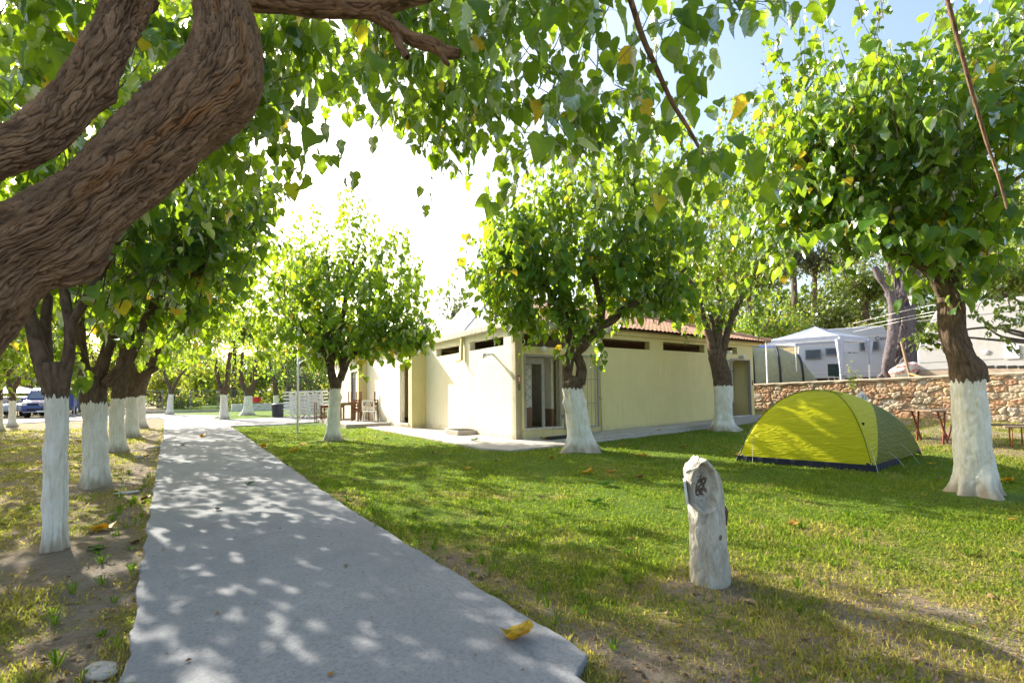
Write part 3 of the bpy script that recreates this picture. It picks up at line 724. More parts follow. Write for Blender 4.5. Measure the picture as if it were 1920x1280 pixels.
tree('mulberry_tree', 'second whitewashed tree left of the path, thick trunk forking into three limbs', 'tree', GL, (178, 915),
     [(178, 918, 31), (179, 895, 27), (178, 820, 25), (177, 760, 25), (174, 715, 28), (172, 690, 22)],
     [[(162, 720, 16), (152, 665, 14), (150, 610, 12), (142, 560, 11), (130, 500, 9)],
      [(186, 705, 15), (203, 650, 13), (222, 600, 12), (248, 540, 11), (262, 500, 10), (288, 465, 9), (300, 420, 7)],
      [(200, 720, 14), (232, 682, 12), (256, 630, 11), (285, 583, 11), (300, 550, 10), (335, 520, 7), (380, 498, 6), (420, 470, 4)],
      [(250, 545, 8), (240, 500, 8), (250, 440, 6)]],
     752, [(330, 480, .2, 180, 90, 1.2, 70), (430, 420, .6, 120, 120, 1.2, 60), (220, 430, 0, 180, 120, 1.4, 60), (400, 560, .8, 80, 50, .8, 22, dict(up=0)), (120, 560, 1.5, 90, 60, 1, 16), (300, 300, .5, 200, 100, 1.2, 40)],
     kinds=('mid', 'near'), mat=LEAF, ns=72, step=.025, seed=5, amp=.012, leaf=.18, spacing=.075, fl=.6, wb=[((-5.7, 7.3, 4.3), (2.1, 2.4, 1.6), 34), ((-6.2, 8.2, 6.0), (2.3, 2.4, 1.1), 26)])
tree('mulberry_tree', 'third whitewashed tree left of the path, single stem with flared foot', 'tree', GL, (220, 848),
     [(221, 850, 19), (220, 830, 16), (219, 780, 15), (222, 745, 15), (228, 705, 15), (233, 670, 14)],
     [[(233, 690, 12), (232, 650, 10), (222, 600, 8), (215, 550, 6)], [(235, 690, 11), (255, 650, 9), (280, 610, 7), (310, 570, 5)]],
     745, [(300, 560, .0, 150, 90, 1.6, 90), (400, 520, .8, 110, 110, 1.6, 60), (200, 560, 0, 110, 80, 1.5, 40)], ns=40, step=.04, seed=8, leaf=.19, spacing=.08, fl=.8, wb=[((-8.6, 11.5, 4.6), (2.6, 2.6, 1.8), 110)])
tree('mulberry_tree', 'fourth whitewashed tree left of the path, leaning limbs towards the path', 'tree', GL, (247, 820),
     [(247, 822, 15), (247, 800, 12), (248, 742, 12), (252, 712, 16), (256, 695, 15)],
     [[(262, 712, 11), (285, 680, 9), (300, 655, 8), (313, 638, 6)], [(275, 700, 7), (295, 690, 5), (312, 672, 4)], [(250, 705, 10), (238, 650, 7), (240, 600, 5)]],
     743, [(300, 620, 0, 90, 60, 1.8, 55), (370, 570, 0, 130, 90, 2, 85), (440, 520, 1, 90, 90, 2, 50)], ns=32, step=.05, seed=9, leaf=.2, spacing=.10, wb=[((-11.6, 15.5, 4.8), (2.8, 2.6, 1.9), 260)])
tree('mulberry_tree', 'fifth and farthest whitewashed tree of the row left of the path', 'tree', GL, (263, 802),
     [(264, 804, 11), (264, 780, 9), (266, 742, 8), (270, 715, 9)], [[(272, 718, 6), (285, 690, 5), (300, 660, 4)], [(268, 718, 6), (260, 690, 5), (258, 650, 4)]],
     741, [(330, 640, 0, 70, 50, 2, 40), (400, 600, 0, 100, 60, 2.3, 60), (260, 620, 2, 60, 50, 2, 25)], ns=24, step=.08, seed=10, leaf=.22, spacing=.13, wb=[((-15.6, 20.8, 4.8), (3, 2.8, 2), 230)])
tree('mulberry_tree', 'small far whitewashed tree straight ahead where the path ends', 'tree', GF, (318, 778),
     [(318, 779, 7), (319, 760, 6), (321, 738, 5), (322, 728, 6)], [[(319, 730, 4), (310, 705, 3), (303, 680, 3)], [(324, 730, 4), (335, 708, 3), (350, 690, 2)]],
     738, [(320, 665, 0, 65, 35, 2.5, 50)], ns=20, step=.15, seed=11, leaf=.26, spacing=.2)
tree('mulberry_tree', 'far whitewashed tree with straight white trunk beside the path end', 'tree', GF, (420, 787),
     [(420, 788, 9), (420, 770, 8), (420, 739, 7), (421, 728, 9)], [[(414, 730, 5), (408, 705, 4), (404, 670, 3)], [(425, 730, 6), (427, 700, 5), (432, 660, 4)]],
     739, [(420, 650, 0, 75, 50, 2.2, 60), (400, 590, 0, 60, 50, 2, 35)], ns=20, step=.12, seed=12, leaf=.24, spacing=.16)
tree('mulberry_tree', 'far whitewashed tree with U shaped fork and flared foot', 'tree', GF, (463, 778),
     [(464, 779, 14), (465, 765, 9), (466, 741, 8), (467, 729, 9)], [[(461, 730, 6), (453, 715, 5), (452, 690, 4), (455, 660, 3)], [(472, 730, 6), (478, 712, 5), (478, 690, 4), (485, 650, 3)]],
     741, [(490, 650, 0, 85, 55, 2.6, 70), (510, 580, 0, 80, 60, 2.5, 50)], ns=20, step=.15, seed=13, leaf=.26, spacing=.18)
tree('mulberry_tree', 'pale trunked tree with dark stem behind the bin', 'tree', GF, (517, 772),
     [(518, 774, 6), (518, 752, 5), (517, 738, 5), (516, 715, 5)], [[(516, 720, 4), (508, 690, 3), (500, 660, 2)], [(517, 720, 4), (530, 690, 3), (540, 660, 2)]],
     740, [(540, 620, 0, 70, 50, 2.5, 50)], ns=16, step=.15, seed=14, leaf=.27, spacing=.2)
tree('mulberry_tree', 'whitewashed tree at the far left beside the blue van', 'tree', GL, (24, 801),
     [(23, 803, 9), (23, 780, 7), (24, 748, 8), (22, 725, 9)], [[(20, 730, 7), (5, 700, 6), (-20, 660, 5)], [(25, 730, 6), (45, 695, 5), (70, 665, 4)]],
     750, [(20, 650, 0, 90, 50, 2, 60), (-60, 620, 0, 90, 70, 2, 40)], ns=24, step=.1, seed=15, leaf=.22, spacing=.13)
tree('mulberry_tree', 'whitewashed trunk cut by the left edge of the picture', 'tree', GL, (-2, 809),
     [(-2, 811, 10), (-2, 790, 8), (-2, 748, 8), (-3, 720, 9)], [[(-4, 725, 7), (-20, 690, 6), (-40, 650, 5)], [(-2, 725, 7), (20, 695, 5), (45, 670, 4)]],
     749, [(0, 640, 0, 80, 50, 1.8, 50), (60, 600, 1, 60, 50, 1.6, 30)], ns=24, step=.1, seed=16, leaf=.21, spacing=.13)

def shade_mulberry(x, y, label, seed, h=1.9, n=430, grp=GL):  # unseen tree past the left edge, added to shade the left lawn
    b = np.array([x, y, 0.]); root = empty('mulberry_tree', b, 0, label, 'tree', grp); rg = np.random.default_rng(seed)
    tb = [bark_tube([b - [0, 0, .06], b + [0, 0, .4], b + [.03, 0, 1.2], b + [0, 0, h]], [.17, .14, .13, .15], 32, .05, seed, .01, lobes=4, paint_z=1.25)]
    for k in range(4):
        a = k * 1.6 + rg.random(); d = np.array([math.cos(a), math.sin(a), 0]); tb.append(bark_tube([b + [0, 0, h - .15], b + d * .5 + [0, 0, h + .7], b + d * 1.2 + [0, 0, h + 1.9], b + d * 1.5 + [0, 0, h + 2.8]], [.09, .07, .05, .02], 16, .07, seed + k, .006))
    join_bark('trunk', tb, BARK_P, root, b); c = Crown(); fill_blob(c, b + [0, 0, 4.2], (3.2, 3.2, 1.9), n, .20, .09, b + [0, 0, h], L=(.7, 1.5), rtw=.006); c.build(root, b, ('mid',), LEAF_MID, TWIG, twn=3)
shade_mulberry(-14.6, 11.6, 'unseen whitewashed mulberry added outside the left edge for shade, far one', 401); shade_mulberry(-11.2, 7.6, 'unseen whitewashed mulberry added outside the left edge for shade, middle one', 402); shade_mulberry(-8.6, 3.6, 'unseen whitewashed mulberry added outside the left edge for shade, near one', 403); shade_mulberry(-18.2, 16.2, 'unseen whitewashed mulberry added outside the left edge for shade, farthest one', 404)
def spires(xs, py0, py1, n=1, dY=0, size=.2, sp=.07):
    def f(c, Y):
        for x, top in xs:
            for k in range(n):
                YY = Y + dY + RNG.normal() * .4
                a = at(x + RNG.normal() * 12, py0, YY); b = at(x + RNG.normal() * 6, top, YY)
                tt = np.linspace(0, 1, 7)[:, None]; P = a + (b - a) * tt + RNG.normal(size=(7, 3)) * .02
                c.shoot(P, size, sp, .008, .9, .1)
    return f
tree('mulberry_tree', 'leafy mulberry by the white pole with tall spiky shoots', 'tree', GR, (625, 826),
     [(625, 828, 15), (625, 812, 13), (626, 770, 12), (629, 730, 11), (631, 708, 12)],
     [[(625, 715, 9), (620, 690, 8), (622, 650, 7), (611, 600, 6), (616, 545, 5), (612, 480, 3)],
      [(638, 712, 8), (652, 675, 7), (675, 660, 6), (700, 648, 5), (730, 620, 3)],
      [(622, 705, 7), (612, 665, 6), (590, 640, 5), (560, 610, 4), (540, 580, 3)],
      [(625, 660, 5), (640, 610, 5), (650, 550, 4), (665, 480, 3)], [(640, 690, 5), (645, 655, 4), (660, 620, 3)]],
     727, [(650, 560, 0, 175, 95, 2.0, 175), (590, 630, .3, 125, 48, 1.5, 70, dict(up=-.1)), (750, 610, 0, 90, 60, 1.3, 66, dict(up=-.1)), (560, 530, .5, 90, 80, 1.5, 50), (790, 640, -.2, 35, 28, .7, 12, dict(up=-.2)), (700, 500, 0, 100, 70, 1.5, 40, dict(up=.8))],
     ns=44, step=.04, seed=21, leaf=.25, spacing=.075, knobs=[(1.25, 0.3, .08, .05)],
     extra=[spires([(560, 400), (590, 385), (640, 360), (650, 350), (680, 370), (735, 420), (770, 430), (610, 420), (700, 400), (540, 430), (780, 480), (665, 395)], 560, 0, 3, 0, .19, .075)])
tree('mulberry_tree', 'twisted mulberry in front of the open door of the cream building', 'tree', GR, (1088, 846),
     [(1090, 849, 31), (1088, 825, 24), (1083, 790, 21), (1077, 750, 20), (1072, 727, 20), (1074, 718, 20), (1076, 705, 17)],
     [[(1066, 722, 12), (1063, 695, 11), (1070, 665, 11), (1083, 645, 12), (1103, 632, 10), (1120, 616, 9), (1128, 585, 7), (1121, 545, 6), (1110, 505, 5), (1104, 450, 4)],
      [(1086, 720, 12), (1090, 692, 10), (1083, 668, 9), (1074, 645, 9), (1062, 612, 8), (1055, 570, 7), (1050, 520, 6), (1046, 480, 4), (1030, 420, 3)],
      [(1122, 614, 8), (1148, 600, 8), (1172, 578, 7), (1210, 560, 6), (1250, 535, 5), (1290, 500, 3)],
      [(1062, 615, 6), (1048, 580, 6), (1033, 548, 5), (1000, 510, 4)], [(1085, 660, 7), (1100, 645, 7), (1108, 628, 6)]],
     726, [(1080, 450, 0, 200, 95, 1.8, 170), (960, 500, 0, 90, 75, 1.4, 65, dict(up=0)), (1190, 510, .2, 110, 75, 1.5, 85), (1090, 330, .1, 140, 80, 1.3, 60, dict(up=.7)), (1080, 580, 0, 90, 35, .8, 28, dict(up=-.2)), (960, 580, 0, 60, 35, .8, 20, dict(up=-.3)), (1270, 560, .2, 70, 45, 1, 30, dict(up=-.2)), (1170, 280, 0, 60, 60, .8, 22, dict(up=.9)), (1020, 380, 0, 90, 90, 1.2, 40, dict(up=.6)), (920, 540, -.2, 60, 60, 1, 36, dict(up=-.1)), (930, 440, 0, 75, 70, 1.2, 50, dict(up=.1)), (1250, 430, .3, 90, 110, 1.4, 60, dict(up=.2)), (1200, 400, 0, 110, 90, 1.5, 50, dict(up=.4))],
     ns=64, step=.025, seed=23, leaf=.215, spacing=.07, amp=.012, kinds=('mid', 'near'), knobs=[(1.12, 3.2, .09, .05), (1.1, .2, .09, .05), (1.12, 1.6, .09, .05)],
     extra=[lambda c, Y: [c.shoot([at(x, y, Y + d) for x, y, d in L], .17, .05, .007, 1.0, .1) for L in (
         [(1065, 600, -.1), (1040, 625, -.5), (1010, 628, -.6), (990, 640, -.7), (970, 665, -.7)],
         [(1075, 590, -.2), (1080, 640, -.5), (1062, 680, -.6)], [(1120, 560, -.1), (1125, 620, -.3), (1130, 690, -.3)],
         [(1100, 600, .1), (1118, 650, .2), (1112, 690, .2)])],
            spires([(1000, 300), (1060, 270), (1130, 250), (1180, 250), (1230, 300)], 430, 0, 2, 0, .17, .07)])
tree('mulberry_tree', 'mulberry with dark ringed bark near the right door of the cream building', 'tree', GR, (1358, 808),
     [(1359, 811, 26), (1357, 795, 19), (1356, 760, 17), (1356, 722, 18), (1350, 690, 17), (1342, 665, 15)],
     [[(1337, 672, 9), (1332, 635, 8), (1320, 600, 6), (1310, 560, 5), (1290, 520, 4)], [(1345, 672, 10), (1347, 630, 8), (1350, 580, 6), (1348, 520, 5)],
      [(1352, 675, 9), (1362, 630, 7), (1374, 592, 6), (1395, 550, 6), (1412, 520, 5), (1440, 480, 3)], [(1350, 660, 6), (1340, 620, 5), (1332, 590, 4)]],
     722, [(1340, 470, 0, 130, 80, 2.2, 110), (1280, 550, .2, 75, 45, 1.5, 45, dict(up=0)), (1400, 430, 0, 90, 80, 2, 60), (1300, 380, .5, 100, 80, 2, 60), (1410, 560, -.3, 40, 30, 1, 12), (1230, 430, 1, 90, 110, 2, 60), (1310, 290, 1, 130, 90, 2, 80, dict(up=.8)), (1400, 300, 1.5, 120, 100, 2, 110, dict(up=.5)), (1340, 400, 0, 140, 110, 2, 110), (1240, 300, 1.5, 80, 100, 2, 40, dict(up=.8)), (1420, 470, 1, 70, 70, 1.5, 30)],
     ns=48, step=.035, seed=25, leaf=.21, spacing=.085, lobes=5)
tree('mulberry_tree', 'big mulberry at the right with broad white foot and dark leaning stem', 'tree', GR, (1830, 931),
     [(1832, 936, 50), (1831, 915, 42), (1828, 870, 38), (1821, 800, 37), (1815, 725, 34), (1812, 700, 36), (1800, 665, 29), (1786, 615, 27), (1784, 565, 27), (1778, 530, 25)],
     [[(1772, 550, 17), (1748, 512, 16), (1718, 490, 14), (1680, 480, 12, -.05), (1640, 440, 10, -.1), (1592, 400, 9, -.15), (1560, 370, 7, -.2), (1535, 330, 6, -.2), (1500, 280, 4, -.3)],
      [(1786, 545, 18), (1790, 485, 16), (1808, 440, 12, -.05), (1823, 400, 11, -.1), (1824, 355, 9, -.1), (1802, 312, 8, -.15), (1796, 265, 7, -.2), (1770, 200, 5, -.2)],
      [(1725, 492, 11), (1735, 440, 10, .1), (1712, 385, 9, .1), (1700, 320, 7, .2), (1720, 240, 5, .2)], [(1820, 400, 8), (1860, 370, 7, -.2), (1900, 340, 6, -.3), (1950, 300, 5, -.4)],
      [(1832, 712, 24, -.03), (1838, 690, 15, -.03), (1826, 670, 9, 0)]],
     711, [(1600, 230, -.5, 150, 150, 1.0, 110, dict(leaf=.17)), (1750, 150, -.6, 170, 140, 1.0, 95, dict(leaf=.17)), (1450, 260, .1, 75, 90, .9, 34, dict(leaf=.15)), (1560, 390, -.2, 130, 65, .9, 48, dict(up=0, leaf=.16)),
           (1440, 380, .3, 75, 60, .6, 30, dict(up=-.2, leaf=.15)), (1430, 230, .6, 80, 110, .8, 34, dict(up=.3, leaf=.14)), (1830, 330, -.5, 130, 90, .8, 46), (1650, 420, -.8, 60, 55, .4, 12, dict(up=-.2)), (1700, 340, .5, 160, 80, .6, 40), (1550, 60, 0, 130, 80, 1, 30, dict(up=.8, leaf=.13)), (1880, 60, 0, 150, 120, 1, 50), (1870, 450, -.3, 80, 35, .5, 12, dict(up=-.2)), (2050, 300, 0, 120, 200, 1.2, 40)],
     ns=96, step=.018, seed=27, leaf=.17, spacing=.062, kinds=('near', 'near', 'mid'), mat=LEAF, amp=.010, lobes=5, rtw=.005,
     extra=[lambda c, Y: [c.shoot([at(x, y, Y + d) for x, y, d in L], .16, .06, .005, 1.0, .1) for L in (
         [(1600, 410, -.5), (1520, 440, -1.0), (1470, 440, -1.1), (1440, 470, -1.2), (1390, 530, -1.2)],
         [(1640, 380, -.7), (1625, 440, -1.1), (1610, 480, -1.2)], [(1760, 440, -.7), (1790, 470, -1), (1830, 490, -1)], [(1500, 330, -.3), (1430, 370, -.8), (1400, 420, -.9), (1380, 440, -.9)])]])

# ------------------------------------------------------------------ the big old mulberry leaning in over the camera
def old_mulberry():
    base = np.array([-1.75, .95, 0.0])
    root = empty('old_mulberry_tree', base, 0, 'huge old mulberry with deeply furrowed brown bark leaning over the path', 'tree')
    A, rA = pxpts([(0, 485, 124, 1.22), (90, 440, 105, 1.28), (180, 372, 90, 1.36), (265, 300, 88, 1.44), (345, 225, 84, 1.52), (405, 165, 84, 1.6), (425, 95, 71, 1.66), (423, 30, 62, 1.72), (418, -60, 58, 1.78), (400, -200, 50, 1.85)], 0)
    A = np.concatenate([[base + [-.25, -.05, -.1], base + [-.17, .0, .45], at(-400, 800, 1.02), at(-180, 620, 1.12)], A]); rA = np.concatenate([[.27, .21, .175, .165], rA])
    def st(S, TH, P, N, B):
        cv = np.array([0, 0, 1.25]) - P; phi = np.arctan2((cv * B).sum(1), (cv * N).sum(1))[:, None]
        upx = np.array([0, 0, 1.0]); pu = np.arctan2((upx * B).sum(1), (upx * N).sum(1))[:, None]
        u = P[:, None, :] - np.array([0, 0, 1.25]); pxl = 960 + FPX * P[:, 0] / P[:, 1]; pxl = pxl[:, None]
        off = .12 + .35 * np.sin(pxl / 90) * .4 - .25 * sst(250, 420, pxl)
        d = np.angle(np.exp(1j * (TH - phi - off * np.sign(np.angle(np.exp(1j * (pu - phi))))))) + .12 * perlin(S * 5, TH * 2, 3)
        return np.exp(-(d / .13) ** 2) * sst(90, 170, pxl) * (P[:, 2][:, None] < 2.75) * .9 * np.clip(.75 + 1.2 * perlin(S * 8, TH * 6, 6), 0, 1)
    tubes = [bark_tube(A, rA, 560, .0040, 31, .0095, k=80, kl=.12, warp=1.0, pw=2, streak=st, knobs=[(2.02, KA, .07, .045), (1.8, KA + 3.1, .1, .02)])]
    Bp, rB = pxpts([(-190, 330, 62, 1.1), (-90, 318, 60, 1.15), (0, 290, 58, 1.22), (75, 252, 57, 1.28), (140, 185, 52, 1.34), (190, 110, 48, 1.4), (225, 40, 46, 1.46), (262, -30, 42, 1.5), (300, -160, 36, 1.6)], 0)
    tubes.append(bark_tube(Bp, rB, 360, .0045, 37, .008, k=84, kl=.12, warp=1.0, pw=2, knobs=[(.55, 1.0, .05, .02)]))
    Cp, rC = pxpts([(425, -10, 36, 1.74), (480, -2, 28, 1.76), (550, 5, 23, 1.8), (620, 12, 22, 1.84), (680, 14, 21, 1.88), (745, -2, 20, 1.92), (820, -22, 18, 1.98), (940, -60, 14, 2.1)], 0)
    tubes.append(bark_tube(Cp, rC, 120, .008, 41, .005, k=40, kl=.2))
    for i, L in enumerate(([(690, 18, 17, 1.9), (725, 38, 15, 1.92), (750, 60, 14, 1.94), (780, 76, 13, 1.96), (812, 85, 13, 1.98), (835, 98, 13, 2.0), (862, 100, 9, 2.0)],
              [(742, 60, 10, 1.94), (750, 85, 9, 1.93), (764, 108, 6, 1.92)], [(828, 90, 8, 1.99), (833, 112, 7, 1.99), (842, 122, 4, 1.99)], [(262, 14, 15, 1.5), (283, 15, 12, 1.52), (296, 2, 6, 1.52)],
              [(418, 10, 12, 1.68), (398, -4, 9, 1.62), (388, -20, 6, 1.6)])):
        P, r = pxpts(L, 0); tubes.append(bark_tube(P, r, 48, .006, 50 + i, .004, k=50, kl=.4))
    for i, L in enumerate(([(1165, -40, 6, 2.2), (1182, 0, 6, 2.2), (1205, 70, 5.5, 2.22), (1236, 140, 5, 2.25), (1262, 195, 4.5, 2.28), (1290, 240, 4, 2.3), (1318, 290, 3.4, 2.35)],
              [(1768, -30, 5.5, 2.6), (1795, 70, 5, 2.62), (1822, 170, 4.5, 2.65), (1848, 260, 4, 2.68), (1872, 330, 3.5, 2.7), (1888, 392, 2.6, 2.7)],
              [(940, -60, 10, 2.1), (1060, -90, 8, 2.15), (1165, -60, 6, 2.2)])):
        P, r = pxpts(L, 0); tubes.append(bark_tube(P, r, 16, .02, 60 + i, .0008, k=60))
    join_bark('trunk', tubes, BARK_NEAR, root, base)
    c = Crown()
    def sh(L, size=.135, sp=.048, rt=.0028, droop=1.1, bare=.05):
        P = np.array([at(*q) for q in L]); P, _ = spline(P, np.ones(len(P)), .08); c.shoot(P, size, sp, rt, droop, bare)
    # hanging shoots read off the photograph
    for L in ([(1155, -10, 2.0), (1107, 77, 2.0), (1050, 197, 2.0), (1007, 290, 2.02), (975, 337, 2.05), (905, 385, 2.05)],
              [(1197, 73, 2.2), (1137, 140, 2.15), (1093, 200, 2.1)], [(1045, -10, 1.9), (985, 100, 1.95), (950, 150, 2.0)], [(967, 0, 2.2), (945, 90, 2.2), (936, 150, 2.2)],
              [(1275, 215, 2.3), (1215, 250, 2.25), (1182, 270, 2.2), (1160, 330, 2.2)], [(1318, 288, 2.35), (1275, 310, 2.3), (1245, 350, 2.3), (1215, 400, 2.3)],
              [(1205, 60, 2.2), (1250, 40, 2.1), (1320, 15, 2.0), (1400, 20, 1.9), (1440, 25, 1.9)], [(1262, 195, 2.3), (1300, 150, 2.3), (1290, 100, 2.3), (1300, 60, 2.3)],
              [(1318, 288, 2.35), (1390, 300, 2.4), (1450, 330, 2.4), (1520, 345, 2.5)], [(1236, 140, 2.25), (1230, 100, 2.2), (1260, 60, 2.2), (1280, 20, 2.2)],
              [(1300, -20, 1.8), (1380, 0, 1.8), (1480, 5, 1.8)], [(1420, 175, 2.8), (1380, 185, 2.7), (1345, 195, 2.6)],
              [(1115, 20, 2.0), (1085, 60, 2.0), (1040, 110, 2.0)], [(880, -20, 1.9), (900, 40, 1.9), (915, 70, 1.9)], [(1040, 220, 2.0), (1085, 290, 2.05), (1120, 330, 2.1)],
              [(1290, 250, 2.3), (1330, 290, 2.2), (1390, 250, 2.2)], [(1310, 290, 2.35), (1330, 330, 2.3), (1310, 380, 2.3)]): sh(L)
    for L in ([(807, 105, 2.6), (803, 207, 2.6), (798, 320, 2.6), (796, 380, 2.6)],): sh(L, .10, .05, .002, bare=.82)
    for L in ([(840, 93, 2.4), (870, 167, 2.5), (900, 233, 2.5), (940, 287, 2.6), (990, 325, 2.6)], [(737, 97, 2.4), (690, 123, 2.4), (640, 150, 2.5), (590, 190, 2.5), (560, 205, 2.5)],
              [(520, 150, 2.4), (560, 200, 2.4), (600, 250, 2.4), (640, 300, 2.4), (665, 330, 2.4)], [(480, 120, 2.6), (510, 170, 2.6), (520, 240, 2.6), (540, 280, 2.6)],
              [(760, 110, 2.6), (720, 180, 2.7), (700, 230, 2.8), (690, 260, 2.8)], [(850, 100, 2.3), (900, 150, 2.3), (930, 230, 2.3), (960, 250, 2.3)],
              [(500, 30, 2.8), (540, 90, 2.8), (550, 140, 2.8)], [(600, 30, 2.8), (590, 80, 2.9), (610, 140, 2.9)]): sh(L, .13, .055, .0025)
    anc = np.array([-.6, 1.6, 2.6])
    def bl(px, py, Y, rx, ry, rY, n, **k):
        fill_blob(c, at(px, py, Y), (rx * Y / FPX, rY, ry * Y / FPX), n, k.pop('leaf', .118), k.pop('sp', .06), anc, L=(.4, .9), rtw=.003, **k)
    bl(760, 190, 3.8, 150, 85, .6, 34, up=-.1, sag=.2); bl(870, 70, 3.6, 150, 85, .6, 34, up=0, leaf=.11); bl(640, 60, 3.4, 160, 70, .6, 36, up=0, leaf=.11); bl(530, 180, 3.0, 60, 130, .5, 20, up=-.2); bl(760, 130, 4.6, 200, 110, .8, 40, up=0, leaf=.125)
    bl(1010, 60, 3.0, 120, 70, .5, 16, up=0); bl(100, 90, 2.7, 230, 130, .5, 46, up=0); bl(330, 120, 2.6, 60, 130, .4, 14, up=0); bl(900, 230, 3.4, 110, 60, .5, 16, up=-.2); bl(1080, 260, 3.2, 80, 60, .4, 10, up=-.2)
    bl(780, 270, 4.2, 90, 50, .5, 14, up=-.2); bl(900, 320, 4.0, 90, 45, .5, 13, up=-.2); bl(1180, 300, 3.2, 110, 70, .5, 14, up=-.1); bl(1250, 160, 3.0, 100, 80, .5, 12, up=0)
    bl(400, 350, 2.8, 60, 60, .3, 8, up=-.3); bl(450, 280, 3.1, 70, 60, .4, 14, up=-.3); bl(1150, -40, 2.4, 260, 40, .5, 22, up=0); bl(1450, -60, 2.6, 200, 50, .5, 14, up=0)
    # the part of the crown above the frame that shades the path
    for ctr, rad, n in (((-.5, 2.2, 4.3), (2.0, 1.6, .7), 70), ((1.0, 1.6, 4.3), (1.6, 1.5, .8), 40), ((-2.4, 2.6, 4.4), (1.6, 1.6, .9), 60), ((-3.6, 4.6, 5.6), (1.6, 1.8, .7), 30)):
        fill_blob(c, ctr, rad, n, .15, .075, anc, L=(.5, 1.1), rtw=.004)
    c.build(root, base, ('near', 'near', 'lobe'), LEAF, TWIG_P, twn=5, petioles=True)
STK = 1.2; KA = .5
old_mulberry()

# ------------------------------------------------------------------ tree stump
def stump():
    b = np.array([stx, sty, 0.0]); root = empty('tree_stump', b, 0, 'short whitewashed tree stump standing on the lawn', 'stump')
    Y = sty
    P, r = pxpts([(1331, 1098, 42), (1331, 1075, 39), (1329, 1020, 36), (1325, 960, 34), (1318, 910, 33), (1313, 882, 31), (1311, 866, 30), (1310, 852, 29), (1310, 846, 3)], Y)
    P[0][2] = -.05
    V, F, a = bark_tube(P, r, 120, .006, 71, .006, k=22, kl=.12, paint_z=3, base_z=0)
    pk = at(1312, 856, Y); dx = V[:, 0] - pk[0]; V[:, 2] = np.minimum(V[:, 2], pk[2] - np.where(dx > 0, 1.15, .85) * np.abs(dx) + .35 * (V[:, 1] - Y) * 0 + .018 * fbm(V[:, 0] * 30, V[:, 1] * 30, 4, 3))
    ctr = at(1311, 908, Y)                        # the sawn, hollowed face towards the camera
    d = V - ctr; nx = np.array([.0, -1, .35]); nx /= np.linalg.norm(nx)
    e = (d[:, 0] / .070) ** 2 + (d[:, 2] / .145) ** 2 + .5 * fbm(V[:, 0] * 25, V[:, 2] * 14, 2, 3); e = np.clip(e, 0, None); fr = sst(1.15, .85, e) * (d[:, 1] < 0)
    V = V + fr[:, None] * np.array([0, 1, 0]) * (.055 + .03 * np.exp(-e * 2))[:, None]
    a['paint'] = a['paint'] - 1.9 * sst(1.0, .2, e) * (d[:, 1] < 0) * np.clip(.15 + fbm(V[:, 0] * 45, V[:, 2] * 26, 1, 4) * 2.2, 0, 1)
    # rind left standing round the cut
    rim = np.exp(-((np.sqrt(e) - 1.15) / .12) ** 2) * (d[:, 1] < .02); V = V + rim[:, None] * np.array([0, -.010, 0])
    a['paint'] = a['paint'] - 1.1 * np.exp(-((d[:, 0] / .03) ** 2 + ((d[:, 2] + .01) / .10) ** 2)) * (d[:, 1] < .03) * (1 + fbm(V[:, 0] * 40, V[:, 2] * 40, 3, 3))
    k = at(1337, 998, Y); a['paint'] -= 1.5 * np.exp(-(((V[:, 0] - k[0]) / .018) ** 2 + ((V[:, 2] - k[2]) / .03) ** 2)) * (V[:, 1] < Y)
    a['soil'] = np.clip(a['soil'] * .6 + .35 * np.clip(fbm(V[:, 0] * 7, V[:, 1] * 7, V[:, 2] * 4, 4) * 2 + .1, 0, 1), 0, 1)
    join_bark('trunk', [(V, F, a)], BARK_ST, root, b)
    m = MB(); p = at(1284, 903, Y) - b; q = at(1288, 938, Y) - b
    m.box(-.008, .008, -.05, .05, -.075, .075, Matrix.Translation((p + q) / 2) @ Matrix.Rotation(R(-6), 4, 'Y') @ Matrix.Rotation(R(-19), 4, 'Z'))
    m.bar((p + q) / 2, (p + q) / 2 + [.06, .06, -.01], .008); m.build('board', WHITEM, root, bevel=.002)
    m = MB(); p = at(1354, 930, Y) - b
    m.box(-.007, .007, -.04, .04, -.02, .10, Matrix.Translation(p + np.array([-.012, 0, -.06])) @ Matrix.Rotation(R(5), 4, 'Y') @ Matrix.Rotation(R(-22), 4, 'Z')); m.build('board', WHITEM, root, bevel=.002)
    m = MB(); m.tube([at(1355, 945, Y) - b, at(1360, 958, Y) - b, at(1361, 985, Y) - b], [.012, .02, .008], 8); m.build('broken_branch', BARK, root, True)
stump()

